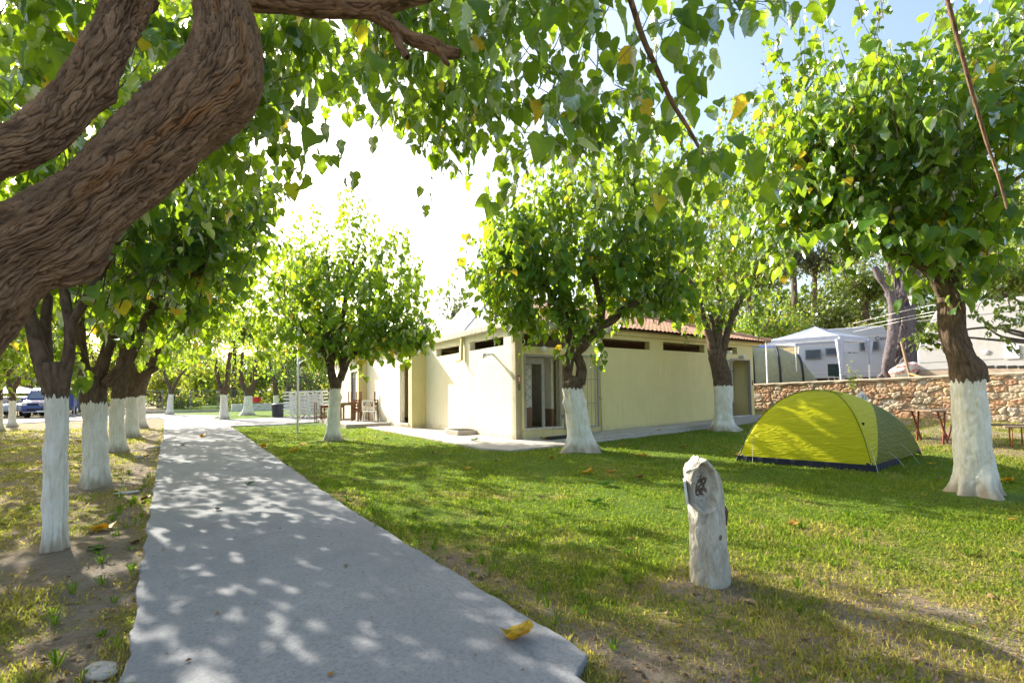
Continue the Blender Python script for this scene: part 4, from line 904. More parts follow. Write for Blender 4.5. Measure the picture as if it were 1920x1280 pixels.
# ------------------------------------------------------------------ cream building
def wall_face(m, o, du, L, z0, z1, th, holes, inward):
    """wall sheet with real thickness and openings; o origin (2D), du direction, inward 2D normal pointing into the building"""
    xs = sorted({0, L} | {h[0] for h in holes} | {h[1] for h in holes}); zs = sorted({z0, z1} | {h[2] for h in holes} | {h[3] for h in holes})
    def solid(i, j):
        if i < 0 or j < 0 or i >= len(xs) - 1 or j >= len(zs) - 1: return False
        cx = (xs[i] + xs[i + 1]) / 2; cz = (zs[j] + zs[j + 1]) / 2
        return not any(h[0] < cx < h[1] and h[2] < cz < h[3] for h in holes)
    o = np.array(o, float); du = np.array(du, float); nw = np.array(inward, float)
    def pt(x, z, d): p = o + du * x + nw * d; return (p[0], p[1], z)
    for i in range(len(xs) - 1):
        for j in range(len(zs) - 1):
            if not solid(i, j): continue
            x0, x1, a, b = xs[i], xs[i + 1], zs[j], zs[j + 1]
            for d in (0, th): m.add([pt(x0, a, d), pt(x1, a, d), pt(x1, b, d), pt(x0, b, d)], [(0, 1, 2, 3)])
            if not solid(i - 1, j): m.add([pt(x0, a, 0), pt(x0, a, th), pt(x0, b, th), pt(x0, b, 0)], [(0, 1, 2, 3)])
            if not solid(i + 1, j): m.add([pt(x1, a, 0), pt(x1, a, th), pt(x1, b, th), pt(x1, b, 0)], [(0, 1, 2, 3)])
            if not solid(i, j - 1): m.add([pt(x0, a, 0), pt(x1, a, 0), pt(x1, a, th), pt(x0, a, th)], [(0, 1, 2, 3)])
            if not solid(i, j + 1): m.add([pt(x0, b, 0), pt(x1, b, 0), pt(x1, b, th), pt(x0, b, th)], [(0, 1, 2, 3)])

def tiles(name, parent, o, du, dv, W, Ls, poly, pitch=.2, course=.34):
    """pantile slope: du along the eave, dv up the slope, faces kept inside poly (u,v)"""
    o = np.array(o, float); du = np.array(du, float); dv = np.array(dv, float); nn = np.cross(du, dv); nn /= np.linalg.norm(nn)
    nu = int(W / pitch * 10) + 1; nv = int(Ls / course) * 4 + 1
    u = np.linspace(0, W, nu); v = np.linspace(0, Ls, nv)
    U, Vv = np.meshgrid(u, v, indexing='ij')
    ph = U / pitch + .04 * np.sin(np.floor(Vv / course + 1e-6) * 7.3)
    H = .035 * np.abs(np.cos(np.pi * ph)) + .022 * (1 - ((Vv / course) % 1.0)) + .006 * perlin(U * 4, Vv * 4, 2)
    X = o + U[..., None] * du + Vv[..., None] * dv + H[..., None] * nn
    F = grid_faces(nu, nv); cu = U.ravel()[F].mean(1); cv = Vv.ravel()[F].mean(1)
    F = F[inpoly(cu, cv, poly)]
    return mesh_np(name, [(X.reshape(-1, 3), F)], TERRA, parent, smooth=False)

def building():
    B = empty('bathhouse', (BA[0], BA[1], 0), BANG, 'low cream washroom building with red tiled roof and open doors', 'building')
    # local x = along the long shaded wall, y = along the sunlit wall, outward is -y and -x
    m = MB()
    wall_face(m, (0, 0), (1, 0), 11.4, 0, 3.02, .2, [(.27, 1.52, .31, 2.29), (.23, 2.1, 2.50, 2.85), (3.15, 5.28, 2.60, 2.87), (5.95, 8.22, 2.62, 2.9), (9.38, 10.3, 2.64, 2.9), (9.82, 11.18, .28, 2.47)], (0, 1))
    m.build('wall', WALLM, B)
    m = MB()
    wall_face(m, (0, 0), (0, 1), 5.9, 0, 3.02, .2, [(.56, 2.52, 2.56, 2.83), (3.21, 4.98, 2.56, 2.83)], (1, 0))
    m.build('wall', WALLW, B)
    m = MB(); wall_face(m, (11.4, .2), (0, 1), 8.8, 0, 3.02, .2, [(.5, 4, 2.4, 2.9), (4.6, 8, 2.4, 2.9)], (-1, 0)); m.build('wall', WALLM, B)
    m = MB(); wall_face(m, (.2, 9.0), (1, 0), 11, 0, 3.02, .2, [(.5, 5, 2.2, 2.9), (5.6, 10.4, 2.2, 2.9)], (0, -1)); m.build('wall', WALLM, B)
    # middle and far wings step outwards
    m = MB(); m.box(-.55, -.003, 5.905, 6.1, 0, 2.9); m.build('wall', WALLM, B)
    m = MB(); wall_face(m, (-.55, 6.1), (0, 1), 5.4, 0, 2.9, .2, [(.12, 1.05, .2, 2.42)], (1, 0)); m.build('wall', WALLW, B)
    m = MB(); m.box(-.92, -.553, 11.5, 11.7, 0, 2.9); m.build('wall', WALLM, B)
    m = MB(); wall_face(m, (-.92, 11.7), (0, 1), 4.6, 0, 2.9, .2, [(.25, 1.2, .15, 2.35), (.5, 1.15, 2.6, 2.78)], (1, 0)); m.box(-.72, 5, 16.1, 16.3, 0, 2.9); m.build('wall', WALLW, B)
    # floors and ceilings
    m = MB(); m.box(.2, 11.2, .2, 8.8, .1, .29); m.box(-.35, 5, 6.1, 16.1, .02, .18); m.build('floor', TILEB, B)
    m = MB(); m.box(.2, 11.2, .2, 8.8, 2.96, 3.02); m.box(-.35, 5, 9.0, 16.1, 2.8, 2.88)
    for k in range(7): m.box(.25, 11.1, .5 + k * .6, .58 + k * .6, 2.88, 2.955)
    m.build('ceiling', WOODG, B)
    # interior partitions seen through the doors
    for q in ((.2, .92, .55, .65, .85, 2.05), (9.0, 11.15, .7, .8, .75, 2.0)): MB().box(*q).build('tiled_partition', TILEW, B)
    for q in ((.2, .92, .55, .65, .29, .85), (9.0, 11.15, .7, .8, .29, .75), (.2, .92, .54, .65, 2.05, 2.10), (9.0, 11.15, .69, .8, 2.0, 2.06), (1.36, 1.44, .22, .55, .29, .8)): MB().box(*q).build('brown_tile_base', TILEB, B)
    for q in ((.2, .92, .55, .65, 2.10, 2.5), (1.36, 1.44, .22, .55, .80, 2.5), (9.0, 11.15, .7, .8, 2.06, 2.6), (2.3, 2.4, .2, 4, .29, 2.96), (.2, 2.3, 3.9, 4, .29, 2.4)): MB().box(*q).build('inner_wall', INNER, B)
    m = MB(); m.box(.5, .6, 6.3, 11.3, .18, 2.8); m.build('tiled_partition', TILEW, B)
    # flat roof with the old concrete edge
    m = MB(); m.box(-.13, 3.55, -.13, 6.0, 3.02, 3.2); m.build('flat_roof', FASCIA, B, bevel=.015)
    m = MB(); m.box(3.55, 11.75, -.10, .0, 3.0, 3.14); m.box(3.55, 11.6, 0, 8.9, 3.02, 3.12); m.build('eave', WALLM, B)
    sl = R(19); cs, sn = math.cos(sl), math.sin(sl); Ls = 4.9 / cs
    r = bpy.data.objects.new('roof', None); 
    W = 8.7; x0 = 3.4; x1 = 12.1
    t = tiles('tiled_roof', B, (x0, -.35, 3.15), (1, 0, 0), (0, cs, sn), W, Ls, [(0, -.01), (W, -.01), (W - 4.9, Ls), (0, Ls)])
    tiles('tiled_roof', B, (x1, -.35, 3.15), (0, 1, 0), (-cs, 0, sn), 9.6, Ls, [(0, -.01), (9.6, -.01), (4.9, Ls), (4.8, Ls)])
    m = MB()                                             # ridge and hip caps, tile by tile, and the roof body below
    hip0 = np.array([x1, -.35, 3.2]); hip1 = np.array([x1 - 4.9, 4.55, 3.2 + 4.9 * sn / cs])
    for k in range(20):
        a = hip0 + (hip1 - hip0) * k / 20; b = hip0 + (hip1 - hip0) * (k + 1.15) / 20; m.tube([a + [0, 0, .03], b], [.10, .08], 10)
    for k in range(11):
        a = np.array([x0, 4.55, hip1[2]]); b = np.array([hip1[0], 4.55, hip1[2]]); q = a + (b - a) * k / 11; e = a + (b - a) * (k + 1.1) / 11; m.tube([e + [0, 0, .02], q], [.10, .08], 10)
    m.build('ridge_tiles', TERRA, B)
    m = MB(); zr = hip1[2] - .06; m.add([(x0, -.3, 3.13), (x1 - .05, -.3, 3.13), (x1 - .05, 9.2, 3.13), (x0, 9.2, 3.13), (x0, 4.55, zr), (hip1[0], 4.55, zr)], [(0, 1, 5, 4), (1, 2, 5), (2, 3, 4, 5), (3, 0, 4), (0, 3, 2, 1)]); m.build('roof_body', WOODG, B)
    # tiled roof of the two wings
    for (a0, b0, b1) in ((-.66, 5.82, 11.3), (-1.05, 11.3, 16.6)):
        sl2 = R(17); L2 = 5.5
        tiles('tiled_roof', B, (a0, b1, 2.9), (0, -1, 0), (math.cos(sl2), 0, math.sin(sl2)), b1 - b0, L2, [(-.01, -.01), (b1 - b0 + .01, -.01), (b1 - b0 + .01, L2), (-.01, L2)])
        m = MB(); m.add([(a0 + .03, b0 + .09, 2.88), (a0 + .03, b1, 2.88), (4.2, b1, 2.88), (4.2, b0 + .09, 2.88), (4.2, b0 + .09, 4.38), (4.2, b1, 4.38)], [(0, 1, 5, 4), (0, 3, 2, 1), (0, 4, 3), (1, 2, 5), (2, 3, 4, 5)]); m.build('roof_body', WALLM, B)
    # doors and frames
    def frame(a0, a1, z0, z1, leaf):
        m = MB(); m.box(a0, a0 + .06, -.02, .10, z0, z1); m.box(a1 - .05, a1, -.02, .10, z0, z1); m.box(a0 + .06, a1 - .05, -.02, .10, z1 - .06, z1); d = m.build('door', ALU, B, bevel=.004)
        if leaf:                                      # glazed inner screen beside the passage
            m = MB(); q = a0 + .06
            m.box(q, q + .10, .12, .16, z0, z1 - .07); m.box(q + .62, q + .72, .12, .16, z0, z1 - .07); m.box(q + .10, q + .62, .12, .16, z1 - .25, z1 - .07); m.build('screen_frame', ALU, d)
            m = MB(); m.box(a0 + .03, a0 + .05, -.05, -.02, 1.15, 1.27); m.build('handle', METALG, d)
        m = MB(); m.box(a0 - .05, a1 + .05, -.06, .22, z0 - .045, z0 + .004); m.build('sill', FASCIA, d, bevel=.006)
        return d
    frame(.27, 1.52, .31, 2.29, True); frame(9.82, 11.18, .28, 2.47, False)
    m = MB(); m.box(-.47, -.40, 6.22, 6.27, .2, 2.42); m.box(-.47, -.40, 7.10, 7.15, .2, 2.42); m.build('door', WHITEM, B)
    m = MB(); m.box(-.60, -.35, 6.15, 7.2, .13, .2); m.build('sill', FASCIA, B, bevel=.006)
    m = MB(); m.box(-.85, -.80, 11.95, 12.9, .15, 2.35); m.build('door', simple('dark_blue_door', (.02, .025, .05), .5), B)
    m = MB(); m.box(.9, .98, 6.9, 8.3, .95, 1.02); m.box(.6, 1.0, 6.9, 8.2, .92, .95); m.box(.62, .68, 7.3, 7.36, .18, .92); m.build('basin_bench', INNER, B)
    # barred gate folded back against the wall
    def gate(a0, a1, z0, z1, nb):
        m = MB(); y = -.07
        m.box(a0, a0 + .04, y - .02, y + .02, z0, z1); m.box(a1 - .04, a1, y - .02, y + .02, z0, z1); m.box(a0 + .04, a1 - .04, y - .018, y + .018, z1 - .04, z1); m.box(a0 + .04, a1 - .04, y - .018, y + .018, z0, z0 + .04)
        for k in range(1, 3): zz = z0 + (z1 - z0) * k / 3; m.box(a0 + .04, a1 - .04, y - .008, y + .008, zz - .008, zz + .008)
        for k in range(1, nb): q = a0 + (a1 - a0) * k / nb; m.tube([(q, y, z0 + .02), (q, y, z1 - .02)], .008, 6)
        g = m.build('gate', METALG, B)
        m = MB(); m.box(a0 - .03, a0 - .002, y - .01, y + .06, z0 + .3, z0 + .4); m.box(a0 - .03, a0 - .002, y - .01, y + .06, z1 - .4, z1 - .3); m.build('hinge', METALG, g)
    gate(1.58, 2.9, .24, 2.32, 9); gate(9.1, 9.78, .3, 2.4, 5)
    # pipes, lamps, small signs
    m = MB(); m.tube([(3.02, -.05, .1), (3.02, -.05, 2.3)], .022, 8); m.box(2.98, 3.06, -.09, -.02, 1.05, 1.12); m.build('conduit', WALLM, B, True); m = MB(); m.tube([(-.06, 2.9, 3.0), (-.06, 2.9, 2.3)], .045, 8); m.tube([(-.06, 2.9, 2.32), (-.12, 3.0, 2.27), (-.22, 3.05, 2.27)], .022, 8); m.build('drain_pipe', WALLM, B, True)
    def globe(x, y, z, nx, ny):
        m = MB(); m.tube([(x, y, z), (x + nx * .06, y + ny * .06, z)], .05, 14); f = m.build('lamp', WHITEM, B, True)
        V = []; m = MB(); c = np.array([x + nx * .12, y + ny * .12, z])
        t = np.linspace(-math.pi / 2, math.pi / 2, 9); P = np.array([c + [0, 0, .085 * math.sin(a)] for a in t]); m.tube(P, [max(.004, .085 * math.cos(a)) for a in t], 16); m.build('globe', simple('frosted_globe', (.75, .75, .7), .2, .5), f, True)
    globe(.86, 0, 2.43, 0, -1); globe(10.5, 0, 2.55, 0, -1)
    m = MB(); m.tube([(0, 1.13, 2.36), (-.20, 1.13, 2.33)], .035, 10); m.tube([(-.2, 1.13, 2.33), (-.33, 1.13, 2.30)], [.05, .075], 12); m.build('spotlight', WHITEM, B, True)
    m = MB(); m.box(.07, .145, -.012, -.002, 1.52, 1.72); s = m.build('sign', simple('red_sign', (.55, .03, .03), .4), B)
    m = MB(); m.box(.088, .127, -.016, -.0125, 1.55, 1.68); m.build('sign_panel', WHITEM, s)
    m = MB(); m.box(.07, .145, -.012, -.002, 1.33, 1.50); m.build('sign', simple('olive_sign', (.16, .15, .06), .5), B)
    m = MB(); m.box(11.27, 11.33, -.012, -.002, 1.45, 1.65); m.build('sign', simple('brown_sign', (.2, .1, .05), .5), B)
    # curb of render at the foot of the sunlit wall
    m = MB(); m.box(-.05, -.001, 3.0, 5.85, .03, .12); m.build('plinth', WALLW, B, bevel=.01)
    return B
BUILD = building()

def thing(name, label, cat, loc, rz=0, group=None): return empty(name, loc, rz, label, cat, group)
def solar(b, label, s=1.0, aofs=0):
    p = bw(.15 + aofs, b); root = thing('solar_water_heater', label, 'water heater', (p[0], p[1], 3.2), BANG, 'solar heaters on the flat roof')
    m = MB(); al = R(48)
    M = Matrix.Rotation(-al, 4, 'Y')
    m.box(0, 2.0 * s, 0, 1.9 * s, .05, .12, M); m.build('panel', simple('pale_solar_panel', (.62, .66, .72), .12, .6), root, bevel=.01)
    m = MB(); 
    for y in (0, .95 * s, 1.9 * s): m.box(0, 2.02 * s, y - .03, y + .03, .121, .145, M)
    m.box(-.03, .0, -.03, 1.93 * s, .04, .15, M); m.build('panel_frame', WHITEM, root)
    tx = 2.0 * s * math.cos(al); tz = 2.0 * s * math.sin(al) + .18
    m = MB(); m.tube([(tx, .1, tz), (tx, .14, tz), (tx, 1.76 * s, tz), (tx, 1.8 * s, tz)], [.17, .22, .22, .17], 20); m.build('tank', WHITEM, root, True)
    m = MB()
    for y in (.2, 1.7 * s): m.bar((tx, y, 0), (tx, y, tz - .2), .04); m.bar((0, y, .04), (tx, y, .04), .04)
    m.build('stand', METALG, root)
solar(3.0, 'large white solar heater with tank on the left edge of the flat roof'); solar(.35, 'smaller solar panel near the roof corner above the door', .55, .1)

# step block with mat, door mat
sp = gp(860, 817); st = thing('concrete_step', 'small concrete step block against the sunlit wall', 'step', (sp[0] + .05, sp[1] + .2, .04), BANG)
m = MB(); m.box(-.32, .32, -.42, .42, 0, .13); m.build('block', CONC2, st, bevel=.015)
mt = tag(MB().box(-.27, .27, -.36, .36, 0, .02).build('doormat', RUBBER), 'dark mat lying on the small concrete step', 'mat'); mt.location = (sp[0] + .05, sp[1] + .2, .17); mt.rotation_euler = (0, 0, BANG)
dm = tag(MB().box(-.42, .42, -.22, .22, 0, .022).build('doormat', RUBBER), 'dark mat on the ground before the open door', 'mat'); q = bw(.95, -.55); dm.location = (q[0], q[1], .075); dm.rotation_euler = (0, 0, BANG)

# ------------------------------------------------------------------ stone wall and terrace
W1 = np.array([10.7, 20.5]); W2 = np.array([15.2, 14.8]); wd = (W2 - W1) / np.linalg.norm(W2 - W1); wn = np.array([wd[1], -wd[0]]);
if wn @ (-W1) < 0: wn = -wn
def stone_wall():
    Lw = 22.0; o = W1 - wd * 8
    ztop = lambda s: 1.50 + .17 * (s - 8) / 7.26
    ns_, nz_ = 1250, 92
    S = np.linspace(0, Lw, ns_); Tz = np.linspace(0, 1, nz_); SS, TT = np.meshgrid(S, Tz, indexing='ij'); ZZ = -.15 + TT * (ztop(SS) + .15)
    rg = np.random.default_rng(3); seeds = []
    z = -.15; row = 0
    while z < 2.1:
        hh = .13 + rg.random() * .13; s = -rg.random() * .3
        while s < Lw + .3:
            ww = .16 + rg.random() ** 1.3 * .42; seeds.append((s + ww / 2, z + hh / 2 + rg.normal() * .045)); s += ww
        z += hh
    seeds = np.array(seeds); d1 = np.full(SS.shape, 9.); d2 = np.full(SS.shape, 9.); idx = np.zeros(SS.shape, int)
    wx = SS + .09 * fbm(SS * 6, ZZ * 6, 1, 4); wz_ = ZZ + .08 * fbm(SS * 6, ZZ * 6, 7, 4)
    for k, (a, b) in enumerate(seeds):
        i0 = np.searchsorted(S, a - .6); i1 = np.searchsorted(S, a + .6)
        d = np.hypot((wx[i0:i1] - a) * .62, wz_[i0:i1] - b); x1, x2, xi = d1[i0:i1], d2[i0:i1], idx[i0:i1]
        nb = d < x1; x2[...] = np.where(nb, x1, np.minimum(x2, d)); xi[...] = np.where(nb, k, xi); x1[...] = np.where(nb, d, x1)
    e = d2 - d1; bulge = sst(0, .045, e); rnd = rg.random(len(seeds)); off = .038 * bulge * (.4 + 1.1 * rnd[idx]) + .030 * fbm(SS * 11, ZZ * 11, 3, 4) * bulge + .006 * perlin(SS * 60, ZZ * 60, 2)
    pal = np.array([(.56, .27, .12), (.64, .37, .18), (.60, .47, .33), (.55, .49, .42), (.50, .24, .12), (.66, .52, .36)]); pc = pal[rg.integers(0, 6, len(seeds))]
    blotch = sst(-.1, .3, fbm(SS * 9, ZZ * 9, 5, 4))[..., None]
    pc = pc * .75 + np.array([.62, .52, .40]) * .25; c = pc[idx] * (.85 + .3 * blotch); c = c * (1 - blotch * .5) + np.array([.52, .42, .30]) * blotch * .5
    mort = sst(.022, .006, e)[..., None]; c = c * (1 - mort) + np.array([.40, .31, .22]) * mort
    P = (o + SS[..., None] * wd) + wn * off[..., None]; V = np.dstack([P, ZZ])
    root = thing('stone_wall', 'rubble stone retaining wall in orange and cream stones behind the tent', 'wall', (W1[0], W1[1], 0))
    b = np.array([W1[0], W1[1], 0])
    m, n, out = newmat('rubble_stone'); cc = attr(n, 'col', 'Color'); v = coords(n)
    cc = mix(n, ramp(n, noise(n, v, 22, 6, .7), [(.5, (0, 0, 0)), (.7, (.6, .6, .6))]), cc, (.30, .14, .07)); prin(n, out, cc, .9, .15, 0, bump(n, noise(n, v, 40, 6, .7), .6, .02))
    mesh_np('stones', [(V.reshape(-1, 3) - b, grid_faces(ns_, nz_))], m, root, {'col': c.reshape(-1, 3)})
    # rough coping along the top
    P0 = o + wn * .05; k = 260; ss = np.linspace(0, Lw, k)
    prof = [(.06, -.07), (.075, -.01), (.05, .025), (-.1, .035), (-.45, .02), (-.45, -.4)]
    Vc = np.array([[*(o + wd * s + wn * (a + .02 * perlin(s * 3, j, 1))), ztop(s) + zz + .012 * perlin(s * 2.5, j * .7, 3)] for s in ss for j, (a, zz) in enumerate(prof)])
    mesh_np('coping', [(Vc - b, grid_faces(k, len(prof)))], concrete('wall_coping', (.42, .34, .25), (.56, .46, .34)), root, smooth=False)
stone_wall()
TZ = 1.52
def terr(x, y):
    d = (np.stack([x, y], -1) - W1) @ (-wn); return TZ + .02 * (np.stack([x, y], -1) - W1) @ wd + np.clip(d - 9, 0, 60) * .16
te = []; n1 = 60; ss = np.linspace(-14, 26, n1); dd = np.concatenate([np.linspace(.3, 12, 30), np.linspace(13, 90, 30)])
SSg, DDg = np.meshgrid(ss, dd, indexing='ij'); fan = 1 + np.clip(DDg - 5, 0, 90) * .035
XX = W1[0] + wd[0] * SSg * fan - wn[0] * DDg; YY = W1[1] + wd[1] * SSg * fan - wn[1] * DDg
ter = mesh_np('terrace', [(np.stack([XX, YY, terr(XX, YY) + .04 * fbm(XX, YY, 1, 3)], -1).reshape(-1, 3), grid_faces(n1, 60))], GROUND, attrs={'grass': np.clip(.34 + .4 * fbm(XX, YY, 0, 3), 0, 1).ravel()})
tag(ter, kind='structure')
def tz(p): return float(terr(np.array([p[0]]), np.array([p[1]]))[0])

# ------------------------------------------------------------------ lime tent
def tent():
    F0 = gp(1636, 884)[:2]; L0 = gp(1386, 864)[:2]; ex = F0 - L0; Wt = np.linalg.norm(ex); ex = ex / Wt; ey = np.array([-ex[1], ex[0]])
    if ey[1] < 0: ey = -ey
    eyw = np.array([.80, .60]); skx = float(eyw @ ex); sky_ = float(eyw @ ey)
    root = thing('dome_tent', 'lime yellow dome tent with olive green porch on the lawn', 'tent', (L0[0], L0[1], 0), math.atan2(ex[1], ex[0]))
    D = 2.75; H = 1.24; nx_, ny_ = 201, 261
    T0_ = np.linspace(0, 1, ny_); t = D * T0_
    p = np.linspace(-1, 1, nx_); Pp, Tt = np.meshgrid(p, t, indexing='ij')
    wdt = Wt * (1 - .66 * sst(1.3, D, Tt)); cx = Wt - wdt / 2 + skx * Tt
    f = np.clip(1 - np.abs(Pp) ** 2.3, 0, 1) ** .72
    fr = np.clip(1 - (1 - np.clip(Tt / .95, 0, 1)) ** 2.1, 0, 1) ** .75
    bk = np.clip(1 - (np.clip(Tt - .9, 0, 9) / (D - .9)) ** 1.5, 0, 1) ** .9
    g = np.minimum(fr, bk)
    k = 14.; z = -np.log(np.exp(-k * f) + np.exp(-k * g) + 0 * f) / k; z0 = -np.log(2) / k
    z = (z - z0) / (1 + math.log(2) / k * .0 - z0 * 0) ; z = np.clip(z, 0, None) / z.max()
    z = z ** 1.0 * H
    # light wrinkles pulled towards the corners
    z = z + .008 * fbm(Pp * 3 + Tt * 4, Tt * 3 - Pp * 5, 2, 3) * (z > .08)
    sag = .05 * np.sin(np.pi * np.clip(z / H, 0, 1))
    X = cx + Pp * wdt / 2; Yv = Tt * sky_
    V = np.stack([X, Yv, z], -1); Fc = grid_faces(nx_, ny_); pc = Pp.ravel()[Fc].mean(1); tc = Tt.ravel()[Fc].mean(1); zc = z.ravel()[Fc].mean(1)
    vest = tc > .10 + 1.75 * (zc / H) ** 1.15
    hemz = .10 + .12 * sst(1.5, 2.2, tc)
    low = zc < np.where(tc < 1.3, .095, .10)
    def mk(name, mask, mat):
        o = mesh_np(name, [(V.reshape(-1, 3), Fc[mask])], mat, root)
        return o
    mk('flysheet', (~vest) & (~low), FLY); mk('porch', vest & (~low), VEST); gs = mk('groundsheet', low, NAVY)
    so_ = gs.modifiers.new('solidify', 'SOLIDIFY'); so_.thickness = .012; so_.offset = 1
    # front skirt in navy along the base
    m = MB()
    for a, b in (((-.02, -.02), (Wt + .03, -.02)), ((Wt + .03, -.02), (Wt + .03 + skx * 1.2, 1.2 * sky_)), ((-.02, -.02), (-.02 + skx * 1.2, 1.2 * sky_))):
        n_ = 24
        for q in range(n_):
            s = [np.array(a) + (np.array(b) - np.array(a)) * (q + e) / n_ for e in (0, 1.02)]; w1 = [.0 + .012 * math.sin((q + e) * 2.1) for e in (0, 1)]
            m.bar((s[0][0], s[0][1] + w1[0], .05), (s[1][0], s[1][1] + w1[1], .05), .02, .10)
    m.build('base_skirt', NAVY, root)
    def surf(pv, tv):
        i = int(round((pv + 1) / 2 * (nx_ - 1))); j = int(round(tv / D * (ny_ - 1))); return V[max(0, min(nx_ - 1, i)), max(0, min(ny_ - 1, j))]
    dk = simple('dark_green_seam', (.14, .17, .01), .6)
    # pole sleeves follow the creases
    for sgn in (-1, 1):
        pts = []
        for tv in np.linspace(.02, .98, 26):
            j = int(round(tv / D * (ny_ - 1))); col = np.abs(f[:, j] - fr[:, j]); half = range(nx_ // 2, nx_) if sgn > 0 else range(0, nx_ // 2 + 1)
            i = min(half, key=lambda q: col[q]); pts.append(V[i, j] + [0, -.004, .008])
        P, _ = spline(np.array(pts)[::3], np.ones(len(pts[::3])), .03); MB().tube(P, .007, 6).build('pole_sleeve', dk, root, True)
    pts = [surf(pv, .70 + .12 * pv * pv) + [0, -.01, .012] for pv in np.linspace(-.42, .42, 12)]; MB().tube(pts, .006, 6).build('brow_pole', dk, root, True)
    guy = simple('white_guy_line', (.6, .6, .55), .6)
    for pv, tv, gx_, gy_ in ((-.93, .18, -.05, -.06), (.93, .18, Wt + .07, -.07), (.97, .9, Wt + .38, .62), (.95, 1.6, Wt + .55, 1.35), (-.82, .18, .24, -.10)):
        a = surf(pv, tv); MB().tube([a + [0, 0, .0], np.array([gx_, gy_, 0]) * .5 + (a + [0, 0, .05]) * .5, (gx_, gy_, 0)], .0025, 5).build('guy_line', guy, root)
    for pv, tv in ((-.8, .35), (.8, .35)):
        a = surf(pv, tv); MB().box(a[0] - .02, a[0] + .02, a[1] - .03, a[1] - .01, a[2] - .02, a[2] + .02).build('toggle', RUBBER, root)
    m = MB(); a = surf(.78, 2.02); e = V[int(.9 * nx_), int(2.3 / D * ny_)] - a
    m.add([a + [.02, 0, .02], a + [.028, .08, -.03], a + [.026, .02, -.05]], [(0, 1, 2)]); m.build('emblem', WHITE, root)
tent()
# ------------------------------------------------------------------ table and bench right of the tent
def red_table():
    b = gp(1776, 833, .03); r = thing('folding_table', 'folding table with red crossed legs behind the big right tree', 'table', b)
    Y = b[1]; f = lambda x, y, d=0: at(x, y, Y + d) - b
    m = MB(); p0 = f(1742, 770); p1 = f(1860, 768); m.box(p0[0], p1[0], -.05, .75, p0[2] - .012, p0[2] + .012); m.build('tabletop', WOODG, r)
    for dy in (0, .65):
        o = np.array([0, dy, 0])
        m = MB(); m.bar(f(1758, 772) + o, f(1777, 830) + o, .035, .02); m.build('leg', REDM, r); m = MB(); m.bar(f(1773, 772) + o + [0, .02, 0], f(1770, 833) + o + [0, .02, 0], .035, .02); m.build('leg', REDM, r)
        m = MB(); m.bar(f(1845, 772) + o, f(1830, 830) + o, .035, .02); m.build('leg', REDM, r)
    m = MB(); m.bar(f(1772, 812), f(1800, 820) + [0, .3, 0], .03, .02); m.bar(f(1776, 829), f(1800, 821) + [0, .3, 0], .03, .02); m.build('brace', REDM, r)
red_table()
def bench(bx, lab, dx):
    b = gp(*bx, .03); r = thing('bench', lab, 'bench', b, R(-38), 'low benches with bent steel legs')
    m = MB(); m.box(-.05, 1.2, -.14, .14, .40, .43); m.build('seat', WOODG, r, bevel=.004)
    for x in (.05, 1.05):
        m = MB(); m.tube([(x, -.12, 0), (x, -.12, .33), (x, -.10, .38), (x, -.06, .395), (x, .06, .395), (x, .10, .38), (x, .12, .33), (x, .12, 0)], .012, 8); m.build('leg', RUSTM, r, True)
bench((1890, 838), 'low wooden bench with rusty bent legs at the right edge', 0); bench((1791, 829), 'low bench mostly hidden behind the big right tree', 0)

